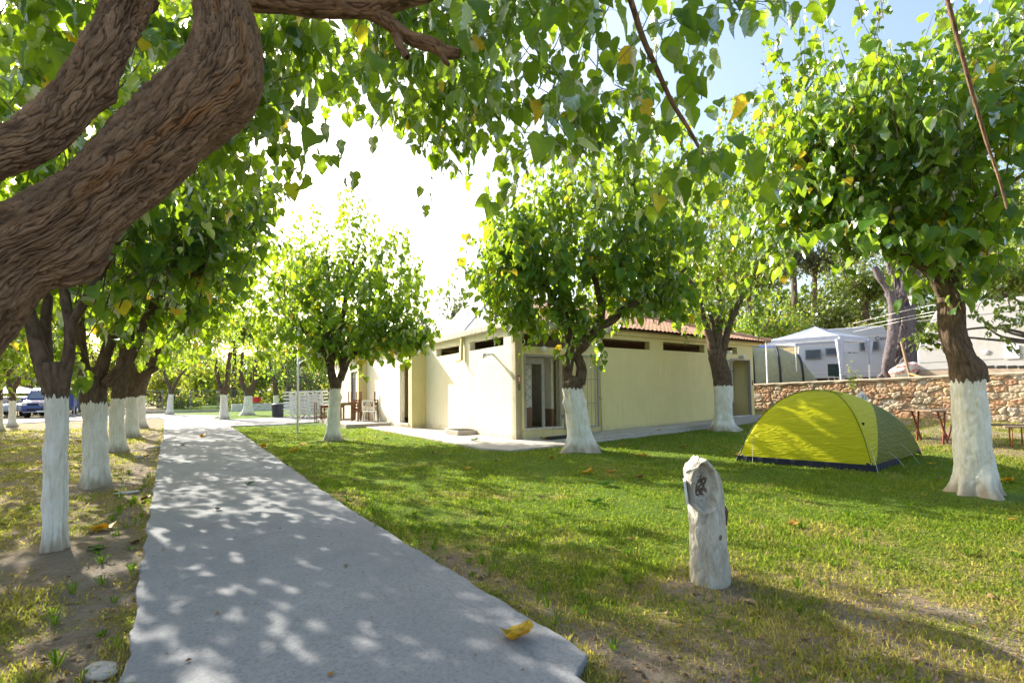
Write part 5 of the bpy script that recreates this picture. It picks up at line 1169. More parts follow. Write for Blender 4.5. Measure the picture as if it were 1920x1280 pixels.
# ------------------------------------------------------------------ gazebo, caravans, tunnel tent
def gazebo():
    N = at(1577, 718, 20.2); Lc = at(1439, 718, 22.2); Rr = at(1631, 718, 21.2); N[2] = TZ; 
    for q in (Lc, Rr): q[2] = TZ
    Bk = Lc + Rr - N; b = np.array([N[0], N[1], TZ]); r = thing('gazebo', 'white pop up gazebo with pyramid roof in front of the caravan', 'gazebo', b)
    zs = {0: at(1574, 628, 20.2)[2], 1: at(1436, 641, 22.2)[2], 2: at(1630, 631, 21.2)[2]}; ze = 3.87
    ze = np.mean([zs[0], zs[1], zs[2]]); cs = [N, Lc, Bk, Rr]; top = [np.array([c[0], c[1], ze]) for c in cs]; pk = np.mean(top, 0); pk[2] = at(1527, 612, pk[1])[2]
    V = []; F = []; K = 10
    for i in range(4):
        a, c = top[i], top[(i + 1) % 4]; o = len(V)
        for u in range(K + 1):
            for v_ in range(K + 1 - 0):
                s = u / K; w_ = v_ / K; e = a + (c - a) * w_; q = e + (pk - e) * s; q = q + [0, 0, -.10 * math.sin(math.pi * s) * (.4 + .6 * math.sin(math.pi * w_))]; V.append(q - b)
        F += [tuple(o + x for x in (u * (K + 1) + v_, u * (K + 1) + v_ + 1, (u + 1) * (K + 1) + v_ + 1, (u + 1) * (K + 1) + v_)) for u in range(K) for v_ in range(K)]
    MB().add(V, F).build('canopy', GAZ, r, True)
    m = MB()
    for i in range(4):
        a, c = top[i] - b, top[(i + 1) % 4] - b; m.add([a, c, c - [0, 0, .17], a - [0, 0, .17]], [(0, 1, 2, 3)])
    m.build('valance', GAZ, r)
    m = MB()
    for i in range(4): m.bar(top[i] - b - [0, 0, .2], top[(i + 1) % 4] - b - [0, 0, .2], .03); m.bar(top[i] - b - [0, 0, .06], pk - b - [0, 0, .06], .025)
    m.build('roof_frame', WHITEM, r)
    for c in cs: m = MB(); m.bar((c[0] - b[0], c[1] - b[1], -.05), (c[0] - b[0], c[1] - b[1], ze - TZ - .05), .045); m.build('leg', WHITEM, r)
    for c, k in ((N, 1), (Rr, .7)):
        t_ = np.array([c[0], c[1], ze - .17]) - b; m = MB(); n_ = 10; P = [t_ + [0, -.03, -q * .17 * k] for q in range(n_)]; m.tube(P, [.15 * (1 - q / n_) ** 1.2 + .035 for q in range(n_)], 7); m.build('tied_curtain', GAZ, r)
gazebo()
def caravan(name, lab, pL, pR, Yl, Yr, ytopL, depth, zb, ztop, wins, kind):
    a = at(pL, 700, Yl); c = at(pR, 700, Yr); a = a[:2]; c = c[:2]; L = np.linalg.norm(c - a); ang = math.atan2(c[1] - a[1], c[0] - a[0])
    r = thing(name, lab, 'caravan', (a[0], a[1], TZ), ang, 'caravans on the terrace'); h = ztop - zb; CV = CARAV if kind == 0 else CARAV2
    # side outline with rounded shoulders, extruded across
    if kind == 0: pf = [(0, 0), (L, 0), (L, h * .86), (L - .12, h * .97), (L - .5, h), (.8, h), (.25, h * .93), (.05, h * .72), (-.04, h * .35)]
    else: pf = [(.0, 0), (L, 0), (L, h), (.9, h), (.62, h * .93), (.12, h * .5), (-.02, h * .3), (-.02, .1)]
    n = len(pf); V = [(x, 0, zb + z) for x, z in pf] + [(x, depth, zb + z) for x, z in pf]
    MB().add(V, [tuple(range(n)), tuple(range(n, 2 * n))[::-1]] + [(i, n + i, n + (i + 1) % n, (i + 1) % n) for i in range(n)]).build('body', CV, r, bevel=.05)
    m = MB()
    for z in ((.32, .34), (h * .60, h * .615), (h * .8, h * .81)) if kind else ((.30, .32), (h * .80, h * .81)): m.box(.05, L - .02, -.012, -.002, zb + z[0], zb + z[1])
    m.build('trim', METALG if kind else WHITEM, r)
    m = MB(); m.box(.1, L - .1, .15, depth - .1, zb - .18, zb - .003); m.build('chassis', RUBBER, r)
    for x in (L * .5, L * .5 + .75): m = MB(); m.tube([(x, .08, zb - .12), (x, .30, zb - .12)], .30, 18); w_ = m.build('wheel', RUBBER, r, True); MB().tube([(x, .06, zb - .12), (x, .079, zb - .12)], .15, 14).build('hubcap', WHITEM, w_, True)
    for (x0, x1, z0, z1, tilt) in wins:
        M = Matrix.Translation((0, -.02, z1)) @ Matrix.Rotation(R(-tilt), 4, 'X')
        m = MB(); m.box(x0, x1, -.035, .0, z0 - z1, 0, M); f = m.build('window', simple('window_rim', (.10, .11, .12), .3, .5), r, bevel=.012)
        m = MB(); m.box(x0 + .05, x1 - .05, -.042, -.0355, z0 - z1 + .05, -.05, M); m.build('pane', GLASSD, f)
    return r, L, h
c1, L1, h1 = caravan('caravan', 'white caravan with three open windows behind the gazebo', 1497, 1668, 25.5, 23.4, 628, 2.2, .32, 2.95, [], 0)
def c1box(px0, px1, py0, py1):
    """pixel rectangle on the caravan side -> local coordinates"""
    M = c1.matrix_world if False else Matrix.Translation(c1.location) @ Matrix.Rotation(c1.rotation_euler[2], 4, 'Z'); I = M.inverted(); out = []
    for px, py in ((px0, py0), (px1, py1)):
        d = Vector(ray(px, py)); o = Vector((0, 0, 1.25)); n_ = M.to_3x3() @ Vector((0, 1, 0)); t = (c1.location - o).dot(n_) / d.dot(n_); out.append(I @ (o + d * t))
    return out[0].x, out[1].x, out[1].z, out[0].z
for k, (a, b, c, d, tl) in enumerate(((1509, 1540, 656, 673, 6), (1547, 1573, 653, 666, 14), (1611, 1648, 641, 657, 12))):
    x0, x1, z0, z1 = c1box(a, b, c, d); M = Matrix.Translation((0, -.02, z1)) @ Matrix.Rotation(R(-tl), 4, 'X')
    f = MB().box(x0, x1, -.035, 0, z0 - z1, 0, M).build('window', simple('window_rim', (.13, .14, .15), .3, .5), c1, bevel=.012)
    MB().box(x0 + .06, x1 - .06, -.042, -.0355, z0 - z1 + .06, -.06, M).build('pane', GLASSD, f)
def text(s, size, M, mat, parent, name='lettering'):
    cu = bpy.data.curves.new(name, 'FONT'); cu.body = s; cu.size = size; cu.extrude = .003; cu.align_x = 'LEFT'
    o = bpy.data.objects.new(name, cu); COL.objects.link(o); dg = bpy.context.evaluated_depsgraph_get(); me = bpy.data.meshes.new_from_object(o.evaluated_get(dg)); bpy.data.objects.remove(o)
    o = bpy.data.objects.new(name, me); COL.objects.link(o); me.materials.clear(); me.materials.append(mat); o.parent = parent; o.matrix_local = M; return o
INK = simple('dark_lettering', (.05, .05, .07), .5)
x0, x1, z0, z1 = c1box(1640, 1657, 630, 637); text('Cara i', .26, Matrix.Translation((x0, -.015, z0)) @ Matrix.Rotation(R(90), 4, 'X'), INK, c1)
x0, x1, z0, z1 = c1box(1587, 1602, 658, 663); m = MB(); m.add([(x0, -.012, z0), (x0 + .1, -.012, z0 + .08), (x0 + .16, -.012, z0 + .12), (x0 + .2, -.012, z0 + .02), (x0 + .14, -.012, z0 + .06)], [(0, 1, 2, 3, 4)]); m.box(x0 + .24, x0 + .42, -.014, -.010, z0 + .03, z0 + .05); m.build('emblem', INK, c1)
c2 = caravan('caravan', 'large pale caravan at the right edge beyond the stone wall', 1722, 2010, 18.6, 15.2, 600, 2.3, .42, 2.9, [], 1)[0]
M2 = Matrix.Translation(c2.location) @ Matrix.Rotation(c2.rotation_euler[2], 4, 'Z')
def c2p(px, py):
    d = Vector(ray(px, py)); o = Vector((0, 0, 1.25)); n_ = M2.to_3x3() @ Vector((0, 1, 0)); t = (c2.location - o).dot(n_) / d.dot(n_); return M2.inverted() @ (o + d * t)
a = c2p(1883, 648); b = c2p(1913, 672); hm = MB()
hm.box(a.x, b.x, -.04, -.005, b.z, a.z); h_ = hm.build('service_hatch', WHITE, c2, bevel=.03); MB().box(a.x + .09, b.x - .09, -.046, -.041, b.z + .09, a.z - .09).build('hatch_door', CARAV, h_, bevel=.004)
a = c2p(1849, 660); MB().tube([(a.x, -.03, a.z), (a.x, -.012, a.z)], .09, 20).build('round_vent', WHITE, c2, True)
m = MB()
for k in range(6): 
    a = c2p(1848 + k * 21, 688); m.box(a.x, a.x + .22, -.012, -.003, a.z - .05, a.z + .05)
m.build('skirt_slots', RUBBER, c2)
a0 = c2p(1722, 690); a1 = c2p(1935, 684); MB().box(a0.x, 6, -.003, .1, .12, .42).build('skirt', simple('tan_skirt', (.35, .28, .22), .6), c2)
m = MB(); 
def tunnel():
    r = thing('tunnel_tent', 'khaki tunnel tent with navy hoops and blue end left of the gazebo', 'tent', (*at(1440, 700, 24.5)[:2], TZ))
    b = np.array([*at(1440, 700, 24.5)[:2], TZ]); ax = unit(np.array([.90, -.28, 0])); sx = np.array([-ax[1], ax[0], 0]); n = 24
    hoops = [(-2.1, 1.15, 2.05), (-.9, 1.3, 2.25), (.3, 1.25, 2.1), (1.35, 1.05, 1.55), (2.15, .8, .2)]
    def arch(d, w_, h, k=None): return [ax * d + sx * (w_ * math.cos(t)) + np.array([0, 0, h * math.sin(t) ** .8]) for t in np.linspace(0, math.pi, n)]
    S_ = np.array([(d, w_, h) for d, w_, h in hoops]); dd = np.linspace(-2.1, 2.15, 36); W_ = np.interp(dd, S_[:, 0], S_[:, 1]); H_ = np.interp(dd, S_[:, 0], S_[:, 2]) - .05 * np.abs(np.sin((dd + 2.1) / 1.2 * math.pi))
    V = np.array([arch(d, w_, h) for d, w_, h in zip(dd, W_, H_)]).reshape(-1, 3); mesh_np('canopy', [(V, grid_faces(36, n))], KHAKI, r)
    for d, w_, h in hoops[:4]: MB().tube(np.array(arch(d, w_ + .01, h + .02)), .05, 6).build('hoop', NAVY, r, True)
    V = np.array([arch(d, w_ + .012, h + .012)[9:16] for d, w_, h in zip(dd[:20], W_[:20], H_[:20])]).reshape(-1, 3); mesh_np('top_panel', [(V, grid_faces(20, 7))], BLUEF, r)
    V = [ax * -2.1] + arch(-2.1, 1.15, 2.05); MB().add(V, [(0, i, i + 1) for i in range(1, n)]).build('end_panel', BLUEF, r)
tunnel()
# folding chair, shrub, little sign, bag, posts, clothes line
def folding_chair():
    p = at(1563, 712, 21.5); p[2] = TZ; r = thing('folding_chair', 'dark green folding chair standing by the caravan', 'chair', p)
    m = MB(); z = at(1563, 682, 21.5)[2] - TZ; zb = at(1563, 705, 21.5)[2] - TZ; dk = simple('dark_green_canvas', (.015, .035, .03), .7)
    m.box(-.26, .26, -.02, .0, zb, z); m.build('backrest', dk, r, bevel=.01); m = MB(); m.box(-.26, .26, -.45, -.03, zb - .03, zb); m.build('seat', dk, r)
    for x in (-.24, .24):
        for y in (-.42, -.02): m = MB(); m.tube([(x, y, 0), (x, y, zb - .03)], .012, 6); m.build('leg', METALG, r)
folding_chair()
def shrub(px, py0, py1, Y, lab, z=None, n=9, w_=18, leaf=.10):
    b = at(px, py0, Y); r = thing('small_shrub', lab, 'plant', b); c = Crown()
    for k in range(n):
        top = at(px + RNG.normal() * w_ * .6, py1 + RNG.random() * (py0 - py1) * .6, Y + RNG.normal() * .1); P = b + (top - b) * np.linspace(0, 1, 6)[:, None] + RNG.normal(size=(6, 3)) * .02; P[0] = b; c.shoot(P, leaf, .06, .006, .2, .25)
    c.build(r, b, ('mid',), LEAF_BG, TWIG_P, 'foliage')
shrub(1600, 738, 678, 17.2, 'bright green sapling against the stone wall behind the tent', n=7, w_=14, leaf=.13)
sgn = thing('number_board', 'small white board with number 32 tilted behind the tent', 'sign', at(1614, 772, 15.5)); b = at(1614, 772, 15.5)
q = at(1614, 748, 15.5) - b; M = Matrix.Translation(q) @ Matrix.Rotation(R(-38), 4, 'Y'); MB().box(-.22, .22, -.01, .01, -.17, .17, M).build('board', WHITE, sgn); text('32', .2, M @ Matrix.Translation((.0, -.014, .0)) @ Matrix.Rotation(R(38), 4, 'Y') @ Matrix.Rotation(R(90), 4, 'X'), INK, sgn)
MB().bar((0, .02, -.1), (0, .02, q[2]), .03).build('post', WOODG, sgn)
def bag():
    Y = 18.8; b = at(1697, 706, Y); b[2] = TZ + .05; r = thing('plastic_bundle', 'white and red plastic bundle lying beside the olive tree', 'bundle', b)
    n, k = 26, 18; V = []
    for i in range(k):
        for j in range(n):
            t = j / n * 2 * math.pi; ph = i / (k - 1) * math.pi; rr = 1 + .22 * float(perlin(math.cos(t) * 2 + 3, math.sin(t) * 2, ph * 2)) ; V.append((.56 * math.sin(ph) * math.cos(t) * rr, .3 * math.sin(ph) * math.sin(t) * rr, .36 + .36 * math.cos(ph) * rr + .12 * math.cos(t) * math.sin(ph)))
    V = np.array(V); m, nn, o = newmat('crumpled_plastic'); v = coords(nn); c = mix(nn, ramp(nn, noise(nn, coords(nn, 'Object', (1, 1, 2.2)), 2.6, 3, .5, 1.0), [(.50, (0, 0, 0)), (.56, (1, 1, 1))]), (.72, .70, .68), (.60, .16, .10)); prin(nn, o, c, .3, .5, 0, bump(nn, noise(nn, v, 9, 4, .6, 1), 1, .06)); mesh_np('sheet', [(V, grid_faces(k, n, True))], m, r)
bag()
pst = thing('leaning_post', 'weathered wooden post leaning in front of the white and red bundle', 'post', at(1707, 706, 18.2)); b = at(1707, 706, 18.2); MB().bar((0, 0, -.15), at(1690, 640, 18.2) - b, .075).build('timber', WOODG, pst, bevel=.01)
pl_ = thing('timber_board', 'yellowish timber board lying on the wall top by the bundle', 'board', at(1706, 700, 18.0)); b = at(1706, 700, 18.0); MB().bar((0, 0, 0), at(1726, 706, 17.6) - b, .12, .04).build('timber', simple('new_timber', (.45, .30, .12), .7), pl_)
cl = thing('clothes_line', 'white clothes line strung from the big tree to the trees behind', 'clothes line', at(1748, 582, 9)); b = at(1748, 582, 9); m = MB()
for (y0, y1, y2) in ((571, 588, 606), (584, 600, 614), (590, 606, 622)):
    P = [at(1752, y0, 8), at(1690, y1 - 4, 13), at(1600, y2, 24)]; P, _ = spline(np.array(P), np.ones(3), .4); m.tube(P - b, .006, 5)
m.build('line', WHITE, cl)

# ------------------------------------------------------------------ olive trunk and trees beyond
def simple_tree(name, lab, cat, group, base, h, rtrunk, crown, leaf, n, mat, seed, kinds=('far',), limbs=3, spacing=.2, bark=BARK, zc=None, lng=(1.0, 2.2), up=.3):
    base = np.array(base, float); root = empty(name, base, 0, lab, cat, group); rg = np.random.default_rng(seed)
    P = np.array([base + [0, 0, -.2], base + [rg.normal() * .1, rg.normal() * .1, h * .5], base + [rg.normal() * .25, rg.normal() * .25, h]]); tb = [bark_tube(P, [rtrunk * 1.3, rtrunk, rtrunk * .85], 20, .25, seed, rtrunk * .06, k=6)]
    cc = np.mean([c[0] for c in crown], 0)
    for k in range(limbs):
        c = crown[k % len(crown)]; e = np.array(c[0]) + rg.normal(size=3) * np.array(c[1]) * .35; mid = (P[-1] * .55 + e * .45) + rg.normal(size=3) * .3
        tb.append(bark_tube([P[-1] - [0, 0, .2], mid, e], [rtrunk * .65, rtrunk * .4, rtrunk * .15], 10, .3, seed + k, rtrunk * .03, k=8))
    join_bark('trunk', tb, bark, root, base); c = Crown()
    for ctr, rad in crown: fill_blob(c, ctr, rad, max(3, int(n / len(crown))), leaf, spacing, P[-1], L=lng, rtw=.012, up=up, bare=.05)
    c.build(root, base, kinds, mat, TWIG, twn=3); return root
def bgpx(px, py, Y, rx, ry, rY): return (at(px, py, Y), (rx * Y / FPX, rY, ry * Y / FPX))
def olive():
    Y = 21.8; b = at(1690, 706, Y); b[2] = TZ + .05; root = empty('olive_tree', b, 0, 'ancient olive with thick twisted hollow trunk between the caravans', 'tree')
    P, r = pxpts([(1694, 712, 30), (1694, 695, 28), (1696, 660, 26), (1694, 620, 27), (1690, 570, 26), (1688, 520, 25), (1682, 480, 22)], Y); tb = []
    V, F, a = bark_tube(P, r, 90, .05, 81, .06, k=3.2, kl=.35, lobes=5, base_z=TZ, fl_=.3); d = fbm(V[:, 0] * 2.2, V[:, 1] * 2.2 + 4, V[:, 2] * 1.1, 3); c0_ = np.array([np.interp(V[:, 2], P[:, 2], P[:, i]) for i in range(2)]).T
    k = 1 - .42 * sst(.12, .32, d); V[:, :2] = c0_ + (V[:, :2] - c0_) * k[:, None]; tb.append((V, F, a))
    for i, L in enumerate(([(1672, 712, 10), (1664, 690, 12), (1672, 640, 12), (1676, 590, 11), (1668, 545, 10), (1650, 520, 9), (1640, 500, 7)], [(1712, 706, 10), (1712, 660, 11), (1704, 610, 12), (1708, 560, 11), (1720, 510, 9), (1740, 470, 6)], [(1648, 712, 8), (1660, 700, 9), (1672, 680, 9)], [(1690, 650, 10), (1700, 600, 9), (1690, 560, 9), (1698, 510, 8)])):
        P, r = pxpts(L, Y - .35 + .1 * i); tb.append(bark_tube(P, r, 28, .07, 90 + i, .03, k=6, kl=.3))
    join_bark('trunk', tb, BARK_OL, root, b); c = Crown()
    for bl in ((1690, 400, 0, 120, 70, 2.5, 90), (1600, 440, 1, 80, 60, 2, 50), (1790, 430, 0, 80, 60, 2, 50)):
        fill_blob(c, at(bl[0], bl[1], Y + bl[2]), (bl[3] * Y / FPX, bl[5], bl[4] * Y / FPX), bl[6], .16, .09, at(1690, 500, Y), L=(.6, 1.3), rtw=.008)
    c.build(root, b, ('far',), LEAF_OL, TWIG, twn=3)
olive()
GB = 'woodland trees on the slope behind the terrace'
BGL = [  # px, py, Y, rx, ry, label, material, tone
    (1440, 590, 30, 90, 55, 'dark bushy tree behind the gazebo and tunnel tent', LEAF_MID), (1545, 575, 36, 95, 60, 'yellow green tree above the gazebo peak', LEAF_BGR), (1400, 480, 42, 110, 80, 'tall background tree above the right end of the roof', LEAF_BGR),
    (1620, 500, 34, 90, 70, 'sunlit background tree left of the olive trunk', LEAF_BGR), (1520, 450, 48, 120, 70, 'pale background tree high behind the gazebo', LEAF_OL), (1760, 470, 30, 110, 90, 'bright background tree right of the olive trunk', LEAF_BGR),
    (1870, 470, 26, 110, 90, 'dense background tree above the right caravan', LEAF_MID), (1660, 380, 48, 150, 90, 'tall wooded crown behind the big right mulberry', LEAF_BGR), (1480, 340, 60, 130, 80, 'distant tall crown above the building roof', LEAF_BGR),
    (1310, 440, 52, 120, 90, 'background tree between the two mulberries by the building', LEAF_BGR), (1800, 330, 50, 170, 100, 'tall far crown at the right of the slope', LEAF_BGR), (1980, 420, 34, 120, 130, 'background tree cut by the right edge of the picture', LEAF_MID),
    (1260, 350, 62, 90, 70, 'distant crown above the cream building', LEAF_BGR), (1380, 620, 36, 60, 35, 'low bush behind the roof end', LEAF_BGR), (1700, 600, 34, 70, 45, 'leafy bush behind the olive trunk', LEAF_BGR), (1610, 610, 30, 50, 28, 'bush behind the caravan roof', LEAF_BGR)]
for k, (px, py, Y, rx, ry, lab, mt_) in enumerate(BGL):
    c = at(px, py, Y); zb = TZ if Y > 24 else 1.5; gzz = max(tz(c[:2]), TZ) if True else 0
    bs = (c[0], c[1], min(gzz, c[2] - 1.5)); hh = max(.8, (c[2] - ry * Y / FPX * .6) - bs[2])
    n = int(rx * ry / 13); cr = [bgpx(px, py, Y, rx, ry, rx * Y / FPX * .8), bgpx(px - rx * .45, py + ry * .35, Y - 1, rx * .5, ry * .5, 2), bgpx(px + rx * .4, py + ry * .4, Y - .6, rx * .55, ry * .5, 2)]
    simple_tree('background_tree', lab, 'tree', GB, bs, hh, .10 + Y * .004, cr, .0090 * Y, n, mt_, 200 + k, spacing=.0058 * Y, lng=(.03 * Y, .06 * Y))
# leafy tree just right of the frame whose branch ends show beside the big trunk
bt = (13.2, 10.5, .05); simple_tree('walnut_tree', 'tree at the right edge whose leafy branch tips hang beside the caravan', 'tree', None, bt, 2.4, .07,
    [bgpx(1870, 610, 9.5, 60, 35, .6), bgpx(1960, 560, 9.5, 90, 90, 1.2), bgpx(1715, 640, 9.8, 35, 16, .3), bgpx(1850, 540, 9.8, 60, 45, .8), bgpx(1745, 625, 9.6, 20, 22, .3)], .12, 62, LEAF_BGR, 260, kinds=('mid',), spacing=.06, lng=(.5, .9), up=-.1, limbs=5)

GLB = 'trees and bushes beyond the far fence'
BGL2 = [(90, 640, 46, 70, 50, 'bright tree behind the blue van', LEAF_BG), (200, 660, 52, 80, 45, 'yellow green tree behind the row of trunks', LEAF_BG), (300, 700, 56, 60, 32, 'low sunlit bush beyond the far path end', LEAF_BG), (370, 690, 60, 70, 40, 'sunlit tree behind the far curb', LEAF_BG),
    (470, 690, 58, 70, 38, 'light green bush behind the white low wall', LEAF_BG), (540, 640, 50, 90, 60, 'bright crown behind the round citrus tree', LEAF_BG), (640, 690, 52, 60, 40, 'light crown behind the furniture', LEAF_BG), (440, 600, 64, 110, 60, 'tall far crown above the path end', LEAF_BG),
    (560, 500, 46, 70, 90, 'slim tall tree behind the spiky mulberry', LEAF_BG), (-20, 640, 40, 70, 60, 'tree at the far left behind the awning', LEAF_BG), (150, 730, 44, 60, 26, 'low hedge bush right of the blue van', LEAF_BG), (330, 745, 52, 60, 18, 'weedy yellow bush along the far curb', LEAF_BG), (440, 745, 54, 50, 16, 'weedy bush along the white low wall', LEAF_BG),
    (520, 735, 50, 60, 20, 'pale reeds behind the fence by the loungers', LEAF_BG), (850, 560, 40, 60, 50, 'grey green tree behind the solar heater', LEAF_OL), (790, 600, 44, 50, 50, 'thin grey tree left of the solar heater', LEAF_OL), (930, 540, 42, 60, 50, 'grey green tree behind the flat roof', LEAF_OL), (240, 560, 60, 140, 80, 'tall background crown above the left row', LEAF_MID), (60, 540, 56, 120, 80, 'dark tall crown at far left', LEAF_MID)]
for k, (px, py, Y, rx, ry, lab, mt_) in enumerate(BGL2):
    c = at(px, py, Y); bs = (c[0], c[1], 0); hh = max(.6, c[2] - ry * Y / FPX * .6); n = int(rx * ry / 12) + 30
    cr = [bgpx(px, py, Y, rx, ry, rx * Y / FPX * .7), bgpx(px + rx * .4, py + ry * .3, Y - 1, rx * .5, ry * .5, 2)]
    simple_tree('background_tree', lab, 'tree', GLB, bs, hh, .08 + Y * .003, cr, .0085 * Y, n if mt_ is not LEAF_OL else n // 3, mt_, 300 + k, spacing=.0060 * Y, lng=(.02 * Y, .05 * Y))
def wood(lab, fn, n, size, mat):
    P = np.array([fn() for _ in range(n)]); c = Crown(); q = RNG.normal(size=(n, 3)); L = unit(q * .7 + [0, 0, -.6]); N = unit(RNG.normal(size=(n, 3)) + [0, 0, .6]); N = unit(N - L * np.sum(L * N, 1)[:, None]); c.leaves(P, L, N, size * (.5 + RNG.random(n)))
    o = c.build(None, np.zeros(3), ('far',), mat, None, 'far_woodland'); tag(o, lab, 'woodland', kind='stuff')
def lw():
    x = RNG.uniform(-95, 8); y = 66 + RNG.uniform(0, 7) - .12 * x; top = 8.5 + 3.5 * float(perlin(x * .13, 1.5)) + 2 * float(perlin(x * .5, 4.5)); cl = float(perlin(x * .35, y * .2, 2)); return (x, y + 2 * cl, top * RNG.random() ** .8)
wood('far wood of yellow green trees beyond the fence on the left', lw, 26000, .62, LEAF_BG)
def rw_():
    x = RNG.uniform(2, 95); y = 66 + RNG.uniform(0, 8) - .35 * max(0, x - 30); b_ = 7.0; top = 12 + 4 * float(perlin(x * .12, 7.5)) + 2 * float(perlin(x * .5, 2.5)); return (x, y, b_ - 3 + top * RNG.random() ** .9)
wood('far wooded slope of dense trees behind the caravans', rw_, 26000, .66, LEAF_BGR)
c = at(585, 772, 35); simple_tree('citrus_tree', 'dark round citrus tree behind the stacked loungers', 'tree', None, (c[0], c[1], 0), 1.5, .12, [bgpx(575, 680, 35, 62, 42, 2.2), bgpx(530, 695, 35, 35, 28, 1.5), bgpx(610, 700, 35, 30, 25, 1.5)], .16, 230, LEAF_DARK, 280, spacing=.10, lng=(.5, 1.1), limbs=5)

# ------------------------------------------------------------------ far left: fence, low wall, van, camping things
def lowwall(name, lab, pts, h, th, mat):
    P = [gp(*p) for p in pts]; b = P[0].copy(); r = thing(name, lab, 'wall', b); m = MB()
    for a, c in zip(P[:-1], P[1:]): d = unit(c - a); m.bar(a - b + [0, 0, h / 2 - .05], c - b + [0, 0, h / 2 - .05] + d * .0, th, h + .1)
    m.build('masonry', mat, r, bevel=.02)
lowwall('kerb_wall', 'thin pale kerb running across behind the far trees', [(120, 781), (270, 775), (432, 771)], .16, .2, CONC2)
lowwall('low_wall', 'low white wall behind the bin and the loungers', [(434, 771), (530, 768), (640, 765)], .62, .25, simple('low_white_wall', (.72, .70, .66), .85, dirt=((.4, .36, .3), 5)))
def fence():
    P = [gp(x, y) for x, y in ((250, 768), (430, 764.5), (640, 761))]; b = P[0].copy(); r = thing('mesh_fence', 'grey wire mesh fence on thin posts behind the low wall', 'fence', b); m = MB()
    tot = np.linalg.norm(P[2] - P[0]); d = unit(P[2] - P[0]); nn = int(tot / 2.6); wires = MB()
    for k in range(nn + 1): q = P[0] + d * k * 2.6 - b; MB().bar(q + [0, 0, -.1], q + [0, 0, 1.95], .06).build('post', METALG, r)
    for k in range(8): wires.bar(P[0] - b + [0, 0, .1 + k * .26], P[2] - b + [0, 0, .1 + k * .26], .012)
    for k in range(int(tot / .45)): q = P[0] + d * k * .45 - b; wires.bar(q + [0, 0, .1], q + [0, 0, 1.92], .012)
    wires.build('wire_mesh', METALG, r); MB().bar(P[0] - b + [0, 0, 1.94], P[2] - b + [0, 0, 1.94], .05).build('rail', METALG, r)
fence()
rb = tag(MB().box(-.42, .42, -.2, .2, 0, .4).box(-.45, .45, -.23, .23, .401, .46).build('crate', simple('red_crate', (.55, .03, .03), .5), bevel=.02), 'small red crate on the low white wall', 'crate'); q = at(478, 754, 41); rb.location = tuple(q)
